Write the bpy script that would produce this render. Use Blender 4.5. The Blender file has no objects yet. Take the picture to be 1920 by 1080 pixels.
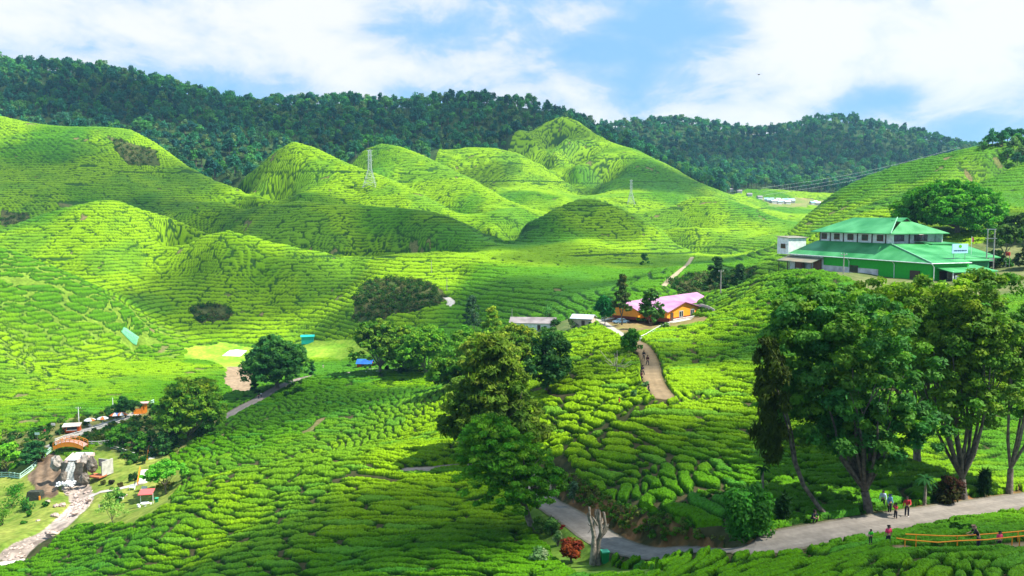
import bpy, math, random
import numpy as np
from math import radians, sin, cos, pi
random.seed(7)
rng = np.random.default_rng(11)
scene = bpy.context.scene
# ------------------------------------------------------------------ camera
cam_d = bpy.data.cameras.new("camera"); cam_o = bpy.data.objects.new("camera", cam_d)
scene.collection.objects.link(cam_o); scene.camera = cam_o
cam_d.sensor_width = 36.0; cam_d.lens = 36.0 * 1600.0 / 1920.0
cam_d.clip_start = 0.5; cam_d.clip_end = 30000
cam_o.location = (0, 0, 60.0)
cam_o.rotation_euler = (pi / 2 - math.atan(140.0 / 1600.0), 0, 0)
# ------------------------------------------------------------------ light
SUN_EL, SUN_AZ = radians(56), radians(102)     # azimuth clockwise from +Y (view direction)
sd = Vs = (sin(SUN_AZ) * cos(SUN_EL), cos(SUN_AZ) * cos(SUN_EL), sin(SUN_EL))
sun_l = bpy.data.lights.new("sun", 'SUN'); sun_l.energy = 5.0; sun_l.angle = radians(0.6); sun_l.color = (1.0, 0.95, 0.86)
sun_o = bpy.data.objects.new("sun", sun_l); scene.collection.objects.link(sun_o)
from mathutils import Vector, Matrix
sun_o.rotation_euler = Vector(sd).to_track_quat('Z', 'Y').to_euler(); sun_o.location = (0, 0, 300)
scene.view_settings.view_transform = 'Standard'; scene.view_settings.look = 'None'
scene.view_settings.exposure = 1.07; scene.view_settings.gamma = 1.0

def sky_world():
    w = bpy.data.worlds.new("World"); scene.world = w; w.use_nodes = True
    nt = w.node_tree; N = nt.nodes; L = nt.links; N.clear()
    def n(t, **k):
        o = N.new(t)
        for a, b in k.items(): setattr(o, a, b)
        return o
    def mth(op, a, b=None, c=None, clamp=False):
        o = n('ShaderNodeMath', operation=op, use_clamp=clamp)
        for i, s in enumerate((a, b, c)):
            if s is None: continue
            if isinstance(s, (int, float)): o.inputs[i].default_value = s
            else: L.new(s, o.inputs[i])
        return o.outputs[0]
    sky = n('ShaderNodeTexSky', sky_type='NISHITA', sun_disc=False, sun_elevation=SUN_EL, sun_rotation=SUN_AZ, altitude=1500, air_density=1.0, dust_density=0.6)
    geo = n('ShaderNodeNewGeometry')
    inc = n('ShaderNodeVectorMath', operation='SCALE'); L.new(geo.outputs['Incoming'], inc.inputs[0]); inc.inputs['Scale'].default_value = -1
    sep = n('ShaderNodeSeparateXYZ'); L.new(inc.outputs[0], sep.inputs[0])
    # clouds live in direction space: azimuth and elevation of the open sky
    az = mth('ARCTAN2', sep.outputs[0], sep.outputs[1]); el = mth('ARCSINE', sep.outputs[2])
    cmb = n('ShaderNodeCombineXYZ'); L.new(az, cmb.inputs[0]); L.new(mth('MULTIPLY', el, 1.9), cmb.inputs[1]); cmb.inputs[2].default_value = 3.7
    def noise(scale, det, rough, dist=0.0):
        o = n('ShaderNodeTexNoise'); o.inputs['Scale'].default_value = scale; o.inputs['Detail'].default_value = det
        o.inputs['Roughness'].default_value = rough; o.inputs['Distortion'].default_value = dist; L.new(cmb.outputs[0], o.inputs['Vector']); return o.outputs['Fac']
    n1 = noise(5.5, 9, 0.58, 0.35); n2 = noise(11.0, 9, 0.62, 0.4)
    def blob(u, v, ru, rv, amt):
        # u, v in reference pixels turned into azimuth / elevation
        a = math.atan((u - 960) / 1600.0); e = math.atan((400 - v) / 1600.0)
        dx = mth('DIVIDE', mth('SUBTRACT', az, a), ru / 1600.0); dy = mth('DIVIDE', mth('SUBTRACT', el, e), rv / 1600.0)
        r = mth('ADD', mth('MULTIPLY', dx, dx), mth('MULTIPLY', dy, dy))
        return mth('MULTIPLY', mth('POWER', 2.718, mth('MULTIPLY', r, -1)), amt)
    s = mth('ADD', mth('MULTIPLY', n1, 1.0), mth('MULTIPLY', n2, 0.70))
    for b in ((150,70,210,90,.16),(430,60,150,80,.14),(570,130,140,50,.12),(1350,210,330,70,.20),(1560,120,330,75,.24),(1830,60,260,110,.25),(1830,190,120,45,.18),(870,125,110,40,.22),(620,70,120,110,.22),(60,80,110,90,.22),(250,90,160,40,.16),(690,150,70,40,.12),
              (230,35,70,45,-.14),(850,60,120,50,-.10),(1090,110,110,50,-.14),(1280,100,110,60,-.12),(1640,205,90,26,-.30),(1540,0,90,35,-.18),(440,110,90,60,-.10),(1060,40,90,30,.16),(770,180,60,35,-.12),(1000,160,50,40,-.14),(1240,10,80,30,-.1)):
        s = mth('ADD', s, blob(*b))
    cov = n('ShaderNodeMapRange', interpolation_type='SMOOTHSTEP'); L.new(s, cov.inputs[0]); cov.inputs[1].default_value = 0.66; cov.inputs[2].default_value = 1.20
    ramp = n('ShaderNodeValToRGB'); L.new(cov.outputs[0], ramp.inputs[0])
    cr = ramp.color_ramp; cr.elements[0].position = 0; cr.elements[0].color = (0.30, 0.60, 0.98, 1)
    e = cr.elements.new(0.35); e.color = (0.47, 0.69, 0.96, 1)
    e = cr.elements.new(0.62); e.color = (0.74, 0.84, 0.98, 1)
    cr.elements[1].position = 1.0 if False else cr.elements[1].position
    cr.elements[-1].position = 1.0; cr.elements[-1].color = (1.0, 1.0, 1.0, 1)
    cl = n('ShaderNodeVectorMath', operation='SCALE'); L.new(ramp.outputs[0], cl.inputs[0]); cl.inputs['Scale'].default_value = CLOUD
    sk = n('ShaderNodeVectorMath', operation='SCALE'); L.new(sky.outputs[0], sk.inputs[0]); sk.inputs['Scale'].default_value = 0.05
    mix = n('ShaderNodeMix', data_type='RGBA'); mix.inputs[0].default_value = 0.85
    L.new(sk.outputs[0], mix.inputs[6]); L.new(cl.outputs[0], mix.inputs[7])
    bg = n('ShaderNodeBackground'); L.new(mix.outputs[2], bg.inputs[0]); bg.inputs[1].default_value = 1.0
    out = n('ShaderNodeOutputWorld'); L.new(bg.outputs[0], out.inputs[0])
CLOUD = 0.55
HAZE = 0.00009
sky_world()
col = scene.collection

# ------------------------------------------------------------------ materials
MATS = {}
def mat(name, color, rough=0.7, var=0.0, scale=3.0, bump=0.0, metal=0.0, spec=0.3, attr=None, trans=0.0, color2=None):
    if name in MATS: return MATS[name]
    m = bpy.data.materials.new(name); m.use_nodes = True; nt = m.node_tree; N = nt.nodes; L = nt.links
    b = N['Principled BSDF']; b.inputs['Roughness'].default_value = rough; b.inputs['Metallic'].default_value = metal
    b.inputs['Specular IOR Level'].default_value = spec
    src = None
    if attr:
        a = N.new('ShaderNodeAttribute'); a.attribute_name = attr; src = a.outputs['Color']
    tc = N.new('ShaderNodeTexCoord')
    if var > 0 or color2:
        nz = N.new('ShaderNodeTexNoise'); nz.inputs['Scale'].default_value = scale; nz.inputs['Detail'].default_value = 6; L.new(tc.outputs['Object'], nz.inputs['Vector'])
        mx = N.new('ShaderNodeMix'); mx.data_type = 'RGBA'
        mr = N.new('ShaderNodeMapRange'); L.new(nz.outputs['Fac'], mr.inputs[0]); mr.inputs[1].default_value = 0.35; mr.inputs[2].default_value = 0.65
        L.new(mr.outputs[0], mx.inputs[0])
        if attr:
            for i, f in ((6, 1 - var), (7, 1 + var)):
                s = N.new('ShaderNodeVectorMath'); s.operation = 'SCALE'; L.new(src, s.inputs[0]); s.inputs['Scale'].default_value = f; L.new(s.outputs[0], mx.inputs[i])
        else:
            c2 = color2 or tuple(c * (1 + var) for c in color)
            mx.inputs[6].default_value = (*[c * (1 - var) for c in color], 1); mx.inputs[7].default_value = (*c2, 1)
        src = mx.outputs[2]
    if src is not None: L.new(src, b.inputs['Base Color'])
    else: b.inputs['Base Color'].default_value = (*color, 1)
    if bump > 0:
        nb = N.new('ShaderNodeTexNoise'); nb.inputs['Scale'].default_value = scale * 3; nb.inputs['Detail'].default_value = 5; L.new(tc.outputs['Object'], nb.inputs['Vector'])
        bp = N.new('ShaderNodeBump'); bp.inputs['Strength'].default_value = bump; bp.inputs['Distance'].default_value = 0.15
        L.new(nb.outputs['Fac'], bp.inputs['Height']); L.new(bp.outputs[0], b.inputs['Normal'])
    if trans > 0:
        t = N.new('ShaderNodeBsdfTranslucent'); ms = N.new('ShaderNodeMixShader'); ms.inputs[0].default_value = trans
        if src is not None:
            g = N.new('ShaderNodeMix'); g.data_type = 'RGBA'; g.blend_type = 'MULTIPLY'; g.inputs[0].default_value = 1; L.new(src, g.inputs[6]); g.inputs[7].default_value = (1.0, 1.35, 0.35, 1); L.new(g.outputs[2], t.inputs[0])
        else: t.inputs[0].default_value = (*[c * k for c, k in zip(color, (1.5, 1.25, .5))], 1)
        L.new(b.outputs[0], ms.inputs[1]); L.new(t.outputs[0], ms.inputs[2]); L.new(ms.outputs[0], N['Material Output'].inputs[0])
    MATS[name] = m; return m

def raw_mesh(name, V, F, m=None, smooth=False, colors=None, cname='tint', cdomain='POINT'):
    """V (n,3) float array, F (m,k) int array of equal-sized faces"""
    V = np.ascontiguousarray(V, np.float32); F = np.ascontiguousarray(F, np.int32)
    me = bpy.data.meshes.new(name); k = F.shape[1]
    me.vertices.add(len(V)); me.vertices.foreach_set('co', V.ravel())
    me.loops.add(F.size); me.loops.foreach_set('vertex_index', F.ravel())
    me.polygons.add(len(F)); me.polygons.foreach_set('loop_start', np.arange(0, F.size, k, dtype=np.int32))
    me.polygons.foreach_set('loop_total', np.full(len(F), k, np.int32))
    if smooth: me.polygons.foreach_set('use_smooth', np.ones(len(F), bool))
    me.update(calc_edges=True)
    if colors is not None:
        a = me.attributes.new(cname, 'FLOAT_COLOR', cdomain)
        c = np.ones((len(colors), 4), np.float32); c[:, :colors.shape[1]] = colors; a.data.foreach_set('color', c.ravel())
    if m: me.materials.append(m)
    return me
def link(name, me, parent=None, loc=None, rz=0.0):
    o = bpy.data.objects.new(name, me); col.objects.link(o)
    if parent: o.parent = parent
    if loc is not None: o.location = tuple(float(c) for c in loc)
    if rz: o.rotation_euler = (0, 0, rz)
    return o
def tag(o, label=None, cat=None, group=None, kind=None):
    if label: o['label'] = label
    if cat: o['category'] = cat
    if group: o['group'] = group
    if kind: o['kind'] = kind
    return o
def thing(name, label, cat, loc=(0, 0, 0), rz=0.0, group=None):
    o = link(name, None, None, loc, rz); return tag(o, label, cat, group)
NCOL, NROW = 1280, 2400
# ------------------------------------------------------------------ survey geometry
F_PX = 1600.0                       # focal length in pixels of a 1920 wide frame
PITCH = math.atan(140.0 / F_PX)     # camera looks slightly down
CAM = np.array([0.0, 0.0, 60.0])
_cp, _sp = math.cos(PITCH), math.sin(PITCH)

def at(u, v, D):
    """point at forward distance D on the sight line through pixel (u, v)"""
    xc, yc = (u - 960.0) / F_PX, (540.0 - v) / F_PX
    d = (xc, _cp + yc * _sp, -_sp + yc * _cp)
    k = D / d[1]
    return np.array([d[0] * k, D, CAM[2] + d[2] * k])

def project(x, y, z):
    zz = z - CAM[2]
    f = y * _cp - zz * _sp
    up = y * _sp + zz * _cp
    return 960.0 + F_PX * x / f, 540.0 - F_PX * up / f

# control points of the land: (u, v, D) sight-line entries; (u, None, D, z) explicit heights
PTS = []
def P(*a):
    for t in a:
        if len(t) == 3:
            PTS.append(at(*t))
        else:
            u, _, D, z = t
            PTS.append(np.array([(u - 960.0) / F_PX * D * _cp, D, CAM[2] + z]))
def RIDGE(*a, n=2, back=0.5):
    q = [at(*t) for t in a]
    for i in range(len(q) - 1):
        for k in range(n):
            PTS.append(q[i] + (q[i + 1] - q[i]) * k / n)
    PTS.append(q[-1])
    if min(t[2] for t in a) > 320:            # the ground falls away behind a crest
        for i in range(len(q)):
            b_ = q[i] * np.array([1.05, 1.05, 1.0]); b_[2] -= back * .05 * q[i][1]; PTS.append(b_)

# --- near right : road, bank, tea below and above
P((1900,1075,40),(1500,1078,47),(1700,1050,45),(2100,1040,44),(2300,1000,48),
  (1300,1078,55),(1150,1078,62),(1000,1078,66),(800,1078,74),
  (1500,1030,58),(1300,1038,65),(1180,1032,71),(1110,1010,77),(1050,965,87),(1012,935,97),(1012,905,102),
  (1650,985,63),(1750,967,68),(1900,942,76),(2050,925,80),(2300,910,84),
  (1800,1010,54.5),(1900,1000,56),(1800,1038,49),(1700,1040,48.5),(1900,1032,48.5),
  (1250,965,73.5),(1250,925,78.5),(1400,985,62.6),(1450,968,65),(1400,940,70),(1120,895,94),(1120,945,87),(1330,978,69.2),(1180,955,79),(1080,870,100),(1550,930,71),(1200,850,97),(1140,800,108),
  (1300,850,92),(1300,760,112),(1300,690,140),(1420,640,150),(1300,640,160),
  (1450,590,160),(1380,575,190),(1480,545,172),(1600,800,95),(1800,800,98),(1600,680,118),
  (1800,650,125),(2050,800,98),(2050,620,130),(2300,800,100),(2300,600,140),
  (1240,745,110),(1225,700,124),(1205,650,148),(1240,640,155),
  (1170,620,180),(1130,605,215),(1165,605,228),(1250,624,217),(1312,613,213),(1200,590,235),
  (1100,720,132),(1060,800,118),(1100,650,162),(1060,640,176),(1010,865,108),(1000,830,118),
  (1150,590,240),(1090,605,242),(1000,615,255),(930,625,262))
RIDGE((1332,553,252),(1350,545,244),(1400,530,224),(1450,518,206),(1500,512,192),(1580,516,180),n=2)
P((1350,None,295,-40),(1420,None,270,-36),(1480,None,250,-26),(1310,None,300,-39),(1352,592,212),(1280,None,228,-29.3),(1240,None,240,-29.5),(1290,None,240,-28.8),(1180,None,246,-30),(1230,None,256,-30.5),(1290,None,254,-29.5),(1400,555,205),(1450,545,190))
# factory terrace
P((1480,512,205),(1560,None,200,-14),(1650,None,185,-14),(1750,None,180,-14),(1850,None,180,-13.5),
  (1650,None,215,-13.6),(1800,None,215,-12.8),(1750,None,165,-14.5),(1900,None,170,-13.5),(2050,None,175,-12),(2300,None,180,-10),
  (1620,None,165,-14.8),(1900,None,215,-11),(2300,None,230,-4))
# --- near left : lobe one
P((950,1050,73),(840,1000,86),(700,1060,81),(600,1000,97),(600,1078,86),(450,1040,101),
  (300,1078,110),(300,1000,124),(150,1060,132),(0,1078,137),(-200,1078,140),(150,1010,148),(50,1045,148),
  (960,985,88),(960,930,98),(860,935,101),(700,930,106),(500,940,122),(980,870,108),
  (250,960,152),(340,930,148))
RIDGE((300,945,152),(380,905,146),(460,885,140),(530,872,134),(600,864,128),(700,862,122),(800,876,118),(870,880,113),n=1)
P((600,None,146,-42.5),(700,None,138,-38.5),(500,None,158,-48.5),(780,None,134,-36.5),(420,None,172,-52))
# lobe two
P((540,870,165),(660,850,150),(760,840,142),(850,820,136),(460,850,185),(560,800,195),(700,800,175),
  (820,770,165),(850,730,185),(750,740,215),(640,750,222),(500,780,222),(900,800,136),(920,760,150),(940,700,190),(1000,730,140),(1000,680,170),
  (400,850,192),(370,870,180))
RIDGE((400,800,232),(440,772,240),(490,745,250),(550,720,258),(600,708,264),(680,697,268),(760,695,262),(830,705,245),(880,712,225),n=1)
# valley floor, garden, stream
P((30,1020,150),(80,1000,158),(130,960,170),(160,925,182),(150,912,187),(90,950,176),(200,960,166),(20,980,170),(-150,1000,165),
  (40,925,188),(30,890,202),(90,850,206),(60,870,202),(-150,880,205),
  (230,920,178),(272,945,168),(310,930,172),(200,880,195),(240,880,192),(190,850,204),(285,865,198),(270,830,212),
  (125,822,216),(170,828,214),(135,803,226),(60,812,222),(0,815,224),(220,780,238),(270,770,244),(330,800,226),(370,820,212),
  (0,770,246),(60,760,252),(150,745,262),(250,735,270),(-200,760,255),
  (130,715,284),(220,690,305),(80,700,288),(320,680,322),(330,720,290),(400,700,310),(430,730,275),(430,690,325),
  (350,660,350),(430,655,362),(500,650,365),(600,655,348),(560,690,315),(640,690,318),(520,705,296),(660,640,352),
  (600,640,366),(700,650,336),(760,640,334),(820,625,332),(880,620,340),(760,None,290,-53),(860,None,285,-50),(950,None,275,-44))
# --- left slope
P((0,470,352),(60,490,352),(120,520,350),(180,550,352),(250,600,352),(290,630,356),(60,560,330),(0,560,322),
  (100,620,322),(180,640,332),(0,640,300),(60,680,304),(150,670,318),(-200,440,350),(-200,560,320),(-200,660,290),(250,655,345),
  (0,None,400,-24),(100,None,400,-31),(-200,None,410,-15))
# hill B
RIDGE((-150,470,455),(0,440,462),(60,414,466),(130,390,468),(195,378,470),(230,380,472),(290,404,476),(340,424,480),(385,440,480),n=2,back=.9)
P((200,430,445),(120,450,435),(280,460,445),(200,490,412),(300,520,428),(260,550,400),(340,560,402),(330,600,385),(360,630,372),
  (200,None,530,-14),(80,None,530,-16),(330,None,530,-22),(0,None,520,-20),(-150,None,530,-15))
# hill C
RIDGE((330,462,448),(380,444,444),(430,434,440),(480,446,440),(540,462,440),(600,474,440),(680,482,438),(760,480,436),(820,474,435),n=1,back=.85)
P((420,500,420),(480,520,418),(360,520,424),(420,560,402),(500,570,404),(400,600,390),(480,620,380),(560,540,408),(580,600,388),
  (620,560,400),(660,520,415),(640,630,360),(560,635,378),(700,620,350),(450,None,475,-16),(600,None,462,-23),(720,None,458,-23))
# scrub bluff, lower mounds
P((680,545,390),(740,535,392),(800,540,378),(835,560,372),(680,600,358),(740,590,358),(800,575,354),(700,510,405),(780,505,405),(860,520,400),
  (850,575,362),(760,612,345),(830,600,346),(640,585,374),
  (900,600,332),(960,595,325),(1020,600,305),(1080,590,290),(950,560,348),(1020,560,340),(900,560,355),(1100,560,315),(1150,560,300),
  (950,525,372),(1030,530,365),(880,500,402),(960,500,400),(1060,510,395),(1120,530,370),(1180,530,350),(1000,480,430),(900,475,430),
  (1200,560,275),(1250,540,300),(1250,510,350),(1290,500,370),(1330,500,375),(1330,525,320))
# hill E
RIDGE((440,398,545),(500,384,530),(560,378,522),(610,384,520),(680,392,520),(750,402,518),(820,412,512),(880,432,505),(940,462,490),n=1,back=.9)
P((600,420,492),(520,420,495),(700,440,482),(800,450,470),(640,460,475),(540,455,480),(460,430,512),(860,465,460),
  (600,None,548,-3),(500,None,555,1),(720,None,550,-3),(830,None,545,-7))
# hill F
RIDGE((930,445,500),(980,424,515),(1030,400,530),(1070,384,538),(1105,378,540),(1150,392,538),(1200,416,530),(1250,442,520),(1290,468,500),n=1,back=.8)
P((1100,420,505),(1040,440,495),(1180,450,490),(1100,460,462),(1160,490,440),(1230,480,460),(1240,500,420),(1290,500,420),
  (1100,None,620,-6),(1000,None,610,-3),(1200,None,620,-12),(1280,None,600,-22))
# bright saddle
P((940,398,575),(890,418,552),(920,430,535),(980,392,590),(960,408,560),(1010,398,610))
# hill G
RIDGE((455,340,650),(470,325,652),(510,290,660),(550,268,662),(590,280,658),(650,308,645),(710,330,630),(760,350,615),(810,378,595),(860,402,575),n=2)
P((550,310,630),(500,340,632),(600,340,610),(560,365,570),(660,365,590),(730,385,570),(480,372,590),(760,400,550),
  (550,None,740,28),(650,None,730,22),(450,None,730,22),(760,None,670,12))
# hill A
RIDGE((-200,200,700),(-80,210,700),(0,222,700),(60,236,700),(130,246,700),(200,244,700),(250,250,695),(300,275,685),(350,312,672),(400,338,642),(450,358,615),(510,380,585),n=2)
P((0,300,620),(100,310,622),(200,300,635),(300,335,635),(100,360,570),(200,350,590),(300,375,575),(0,380,550),(400,382,568),(360,400,550),
  (-200,300,620),(-200,390,540),(440,392,570))
# small shoulder between
P((425,322,700),(410,332,700),(460,340,690))
# hill H
RIDGE((640,310,760),(680,284,762),(715,270,762),(750,276,758),(800,296,745),(850,320,725),(900,345,700),(950,375,665),(990,390,640),n=2,back=.3)
P((740,310,715),(700,320,700),(800,340,690),(850,370,650),(900,392,610),(760,350,660),
  (715,None,850,50),(820,None,840,38),(900,None,790,18))
# hill I
RIDGE((790,292,870),(815,281,885),(870,279,900),(930,281,905),(975,290,895),(1020,312,870),(1060,340,830),(1100,368,780),n=1,back=.15)
P((880,310,850),(960,330,820),(920,350,770),(1000,360,750),(980,385,690),(1060,385,690),(1100,390,680))
# spur J, hill K
RIDGE((950,262,955),(975,246,965),(1000,262,955),(1040,290,920),(1080,315,880),(1130,345,830),n=1,back=.1)
RIDGE((990,250,985),(1020,230,995),(1055,219,1000),(1080,228,995),(1110,248,985),(1150,268,965),(1200,284,940),(1250,308,905),(1300,338,865),(1340,356,830),n=2,back=.08)
P((1060,260,950),(1120,290,900),(1180,310,870),(1150,340,820),(1230,340,830),(1180,370,740),(1260,365,760),(1300,385,700),(1220,395,670),(1140,395,680),
  (1200,420,600),(1270,430,590))
# mounds L and valley to the village
RIDGE((1250,392,650),(1290,376,665),(1330,372,665),(1380,384,655),(1430,400,645),(1470,415,630),n=1)
P((1330,400,620),(1300,430,570),(1400,430,590),(1380,460,530),(1340,480,470),(1440,440,570),(1420,470,470),(1480,430,560),(1450,455,500),
  (1440,None,760,-4),(1350,None,740,0),(1500,None,700,-12),(1560,None,650,-10))
P((1390,368,870),(1430,372,930),(1460,380,930),(1490,384,930),(1530,384,960),(1440,395,830),(1380,350,980),(1430,345,1050),(1500,360,1080),(1560,350,1120),
  (1480,395,860),(1500,402,820),(1540,None,800,0))
# right hill R
RIDGE((1440,470,455),(1480,440,470),(1520,405,480),(1560,372,485),(1610,346,485),(1670,322,480),(1740,300,472),(1810,282,462),(1870,270,455),(1930,262,450),(2050,250,450),(2300,240,450),n=2)
P((1430,500,330),(1480,480,335),(1450,490,380),(1520,460,330),(1550,430,370),(1600,400,400),(1650,380,400),(1700,350,430),(1780,330,420),(1850,300,430),(1930,300,420),
  (1900,330,380),(1650,430,320),(1750,400,330),(1850,390,320),(1950,400,300),(1600,450,290),(1720,430,270),(1830,430,260),(1930,430,250),(1500,492,290),(1580,480,260),
  (2200,330,390),(2200,420,290),
  (1600,None,560,-4),(1700,None,560,10),(1800,None,560,20),(1930,None,560,25),(2200,None,560,30),(1520,None,560,-12))
RIDGE((1840,345,400),(1880,325,405),(1930,310,405),(2000,300,405),n=1,back=.1)
# forest ridges (ground lies a crown's height below the silhouette)
def FR(*a, h=15.0):
    for u, v, D in a:
        p = at(u, v, D); p[2] -= h; PTS.append(p)
FR((-250,108,1090),(-100,112,1090),(0,118,1090),(100,117,1090),(200,124,1090),(300,142,1085),(400,166,1080),(450,180,1080),(500,178,1090),(560,175,1100),(640,172,1110),
   (700,182,1115),(760,182,1115),(820,174,1120),(900,170,1120),(960,176,1120),(1020,186,1120),(1070,204,1115),(1110,228,1110),(1160,240,1090),(1200,255,1070))
FR((-200,190,850),(0,205,820),(150,222,810),(300,235,830),(300,200,900),(150,190,900),(400,290,770),(500,250,850),(600,250,900),(640,285,850),(480,220,950),(300,170,980),
   (700,245,920),(800,262,930),(900,262,950),(800,215,1020),(900,215,1030),(1000,225,1050),(600,210,1000),(1150,275,1010),(1230,300,960),(1290,320,930),(1350,348,900),h=11)
P(*[(u,None,1300,70) for u in (-250,0,250,500,750,1000)])
FR((1100,236,1540),(1140,226,1540),(1200,221,1540),(1260,214,1540),(1320,220,1540),(1370,232,1530),(1430,238,1520),(1480,226,1520),(1540,212,1520),(1600,216,1520),(1650,226,1510),(1700,236,1500),(1760,250,1490),(1810,262,1480),(1900,280,1470),(2100,300,1470),(2300,300,1470))
FR((1200,300,1230),(1300,300,1240),(1400,310,1220),(1480,320,1220),(1560,320,1230),(1650,320,1230),(1400,270,1380),(1550,265,1380),(1260,262,1380),(1700,290,1340),(1300,330,1050),(1560,345,1150),h=10)
P(*[(u,None,1050,30) for u in (1650,1800,2000,2300)], *[(u,None,2000,0) for u in (-300,200,700,1200,1700,2300)],
  *[(u,None,22,-15) for u in (-300,300,900,1500,2300)], *[(u,None,32,-17.5) for u in (1300,1700,2300)],*[(u,None,36,-20) for u in (900,400,-200)])

PTS = np.array(PTS)
AX = lambda x, y: np.stack([x / y, np.log(y)], -1)

def fit_land():
    q = AX(PTS[:, 0], PTS[:, 1]); n = len(q)
    d = np.linalg.norm(q[:, None] - q[None], axis=-1)
    A = np.zeros((n + 3, n + 3)); A[:n, :n] = d ** 1.35 ; A[:n, :n] += np.eye(n) * (-1.2e-4)
    A[:n, n] = 1; A[:n, n + 1:] = q; A[n:, :n] = A[:n, n:].T
    b = np.zeros(n + 3); b[:n] = PTS[:, 2]
    return q, np.linalg.solve(A, b)

def eval_land(fit, a, l):
    q, w = fit; n = len(q); out = np.empty(a.size); a = a.ravel(); l = l.ravel()
    for s in range(0, a.size, 20000):
        aa, ll = a[s:s + 20000], l[s:s + 20000]
        r2 = (aa[:, None] - q[None, :, 0]) ** 2 + (ll[:, None] - q[None, :, 1]) ** 2
        out[s:s + 20000] = r2 ** 0.675 @ w[:n] + w[n] + w[n + 1] * aa + w[n + 2] * ll
    return out

# the land is stored on a regular grid in (x/y, ln y): steps grow with distance
A0, A1, NA0 = -0.84, 0.84, 420
L0, L1, NL0 = math.log(30.0), math.log(2000.0), 640
fit = fit_land()
_ga = np.linspace(A0, A1, NA0); _gl = np.linspace(L0, L1, NL0)
GZ = eval_land(fit, *np.meshgrid(_ga, _gl)).reshape(NL0, NA0)

def cubic_w(x, n):
    """Catmull-Rom weights as index/weight arrays"""
    i = np.clip(np.floor(x).astype(int), 0, n - 2); t = x - i
    w = np.stack([-.5*t+t*t-.5*t**3, 1-2.5*t*t+1.5*t**3, .5*t+2*t*t-1.5*t**3, -.5*t*t+.5*t**3], -1)
    idx = np.clip(np.stack([i - 1, i, i + 1, i + 2], -1), 0, n - 1)
    return idx, w
def land_grid(av, lv):
    ia, wa = cubic_w((av - A0) / (A1 - A0) * (NA0 - 1), NA0)
    il, wl = cubic_w((lv - L0) / (L1 - L0) * (NL0 - 1), NL0)
    t = sum(GZ[:, ia[:, k]] * wa[None, :, k] for k in range(4))
    return sum(t[il[:, k]] * wl[:, k, None] for k in range(4))
def land(x, y):
    x = np.atleast_1d(np.asarray(x, float)); y = np.maximum(np.atleast_1d(np.asarray(y, float)), 30.0)
    fa = np.clip((x / y - A0) / (A1 - A0) * (NA0 - 1), 0, NA0 - 1.001); fl = np.clip((np.log(y) - L0) / (L1 - L0) * (NL0 - 1), 0, NL0 - 1.001)
    i, j = fa.astype(int), fl.astype(int); s, t = fa - i, fl - j
    return (GZ[j, i]*(1-s)+GZ[j, i+1]*s)*(1-t) + (GZ[j+1, i]*(1-s)+GZ[j+1, i+1]*s)*t
def zat(x, y): return float(land(x, y)[0])
def hit(u, v, d0=36.0, d1=1900.0):
    """where the sight line of pixel (u, v) meets the land"""
    Ds = np.exp(np.linspace(math.log(d0), math.log(d1), 900))
    xc, yc = (u - 960.0) / F_PX, (540.0 - v) / F_PX
    d = (xc, _cp + yc * _sp, -_sp + yc * _cp)
    X = d[0] / d[1] * Ds; Z = CAM[2] + d[2] / d[1] * Ds
    g = land(X, Ds) - Z
    k = np.argmax(g > 0)
    if not (g > 0).any(): k = len(Ds) - 1
    t = 0 if k == 0 else g[k - 1] / (g[k - 1] - g[k] + 1e-9)
    D = Ds[k - 1] + (Ds[k] - Ds[k - 1]) * t
    return np.array([d[0] / d[1] * D, D, zat(d[0] / d[1] * D, D)])
# ------------------------------------------------------------------ numpy noise
def vnoise(x, y, seed=0):
    xi = np.floor(x).astype(np.int64); yi = np.floor(y).astype(np.int64); fx = x - xi; fy = y - yi
    fx = fx * fx * (3 - 2 * fx); fy = fy * fy * (3 - 2 * fy)
    def h(a, b):
        n = (a * 374761393 + b * 668265263 + seed * 982451653) & 0xffffffff
        n = ((n ^ (n >> 13)) * 1274126177) & 0xffffffff
        return ((n ^ (n >> 16)) & 0xffff) / 65535.0
    return (h(xi, yi) * (1 - fx) + h(xi + 1, yi) * fx) * (1 - fy) + (h(xi, yi + 1) * (1 - fx) + h(xi + 1, yi + 1) * fx) * fy
def fbm(x, y, seed=0, o=3):
    s = 0; a = 0.5; t = 0
    for i in range(o):
        s = s + a * vnoise(x * 2 ** i, y * 2 ** i, seed + i); t += a; a *= 0.5
    return s / t
def sstep(e0, e1, x):
    t = np.clip((x - e0) / (e1 - e0), 0, 1); return t * t * (3 - 2 * t)

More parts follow.
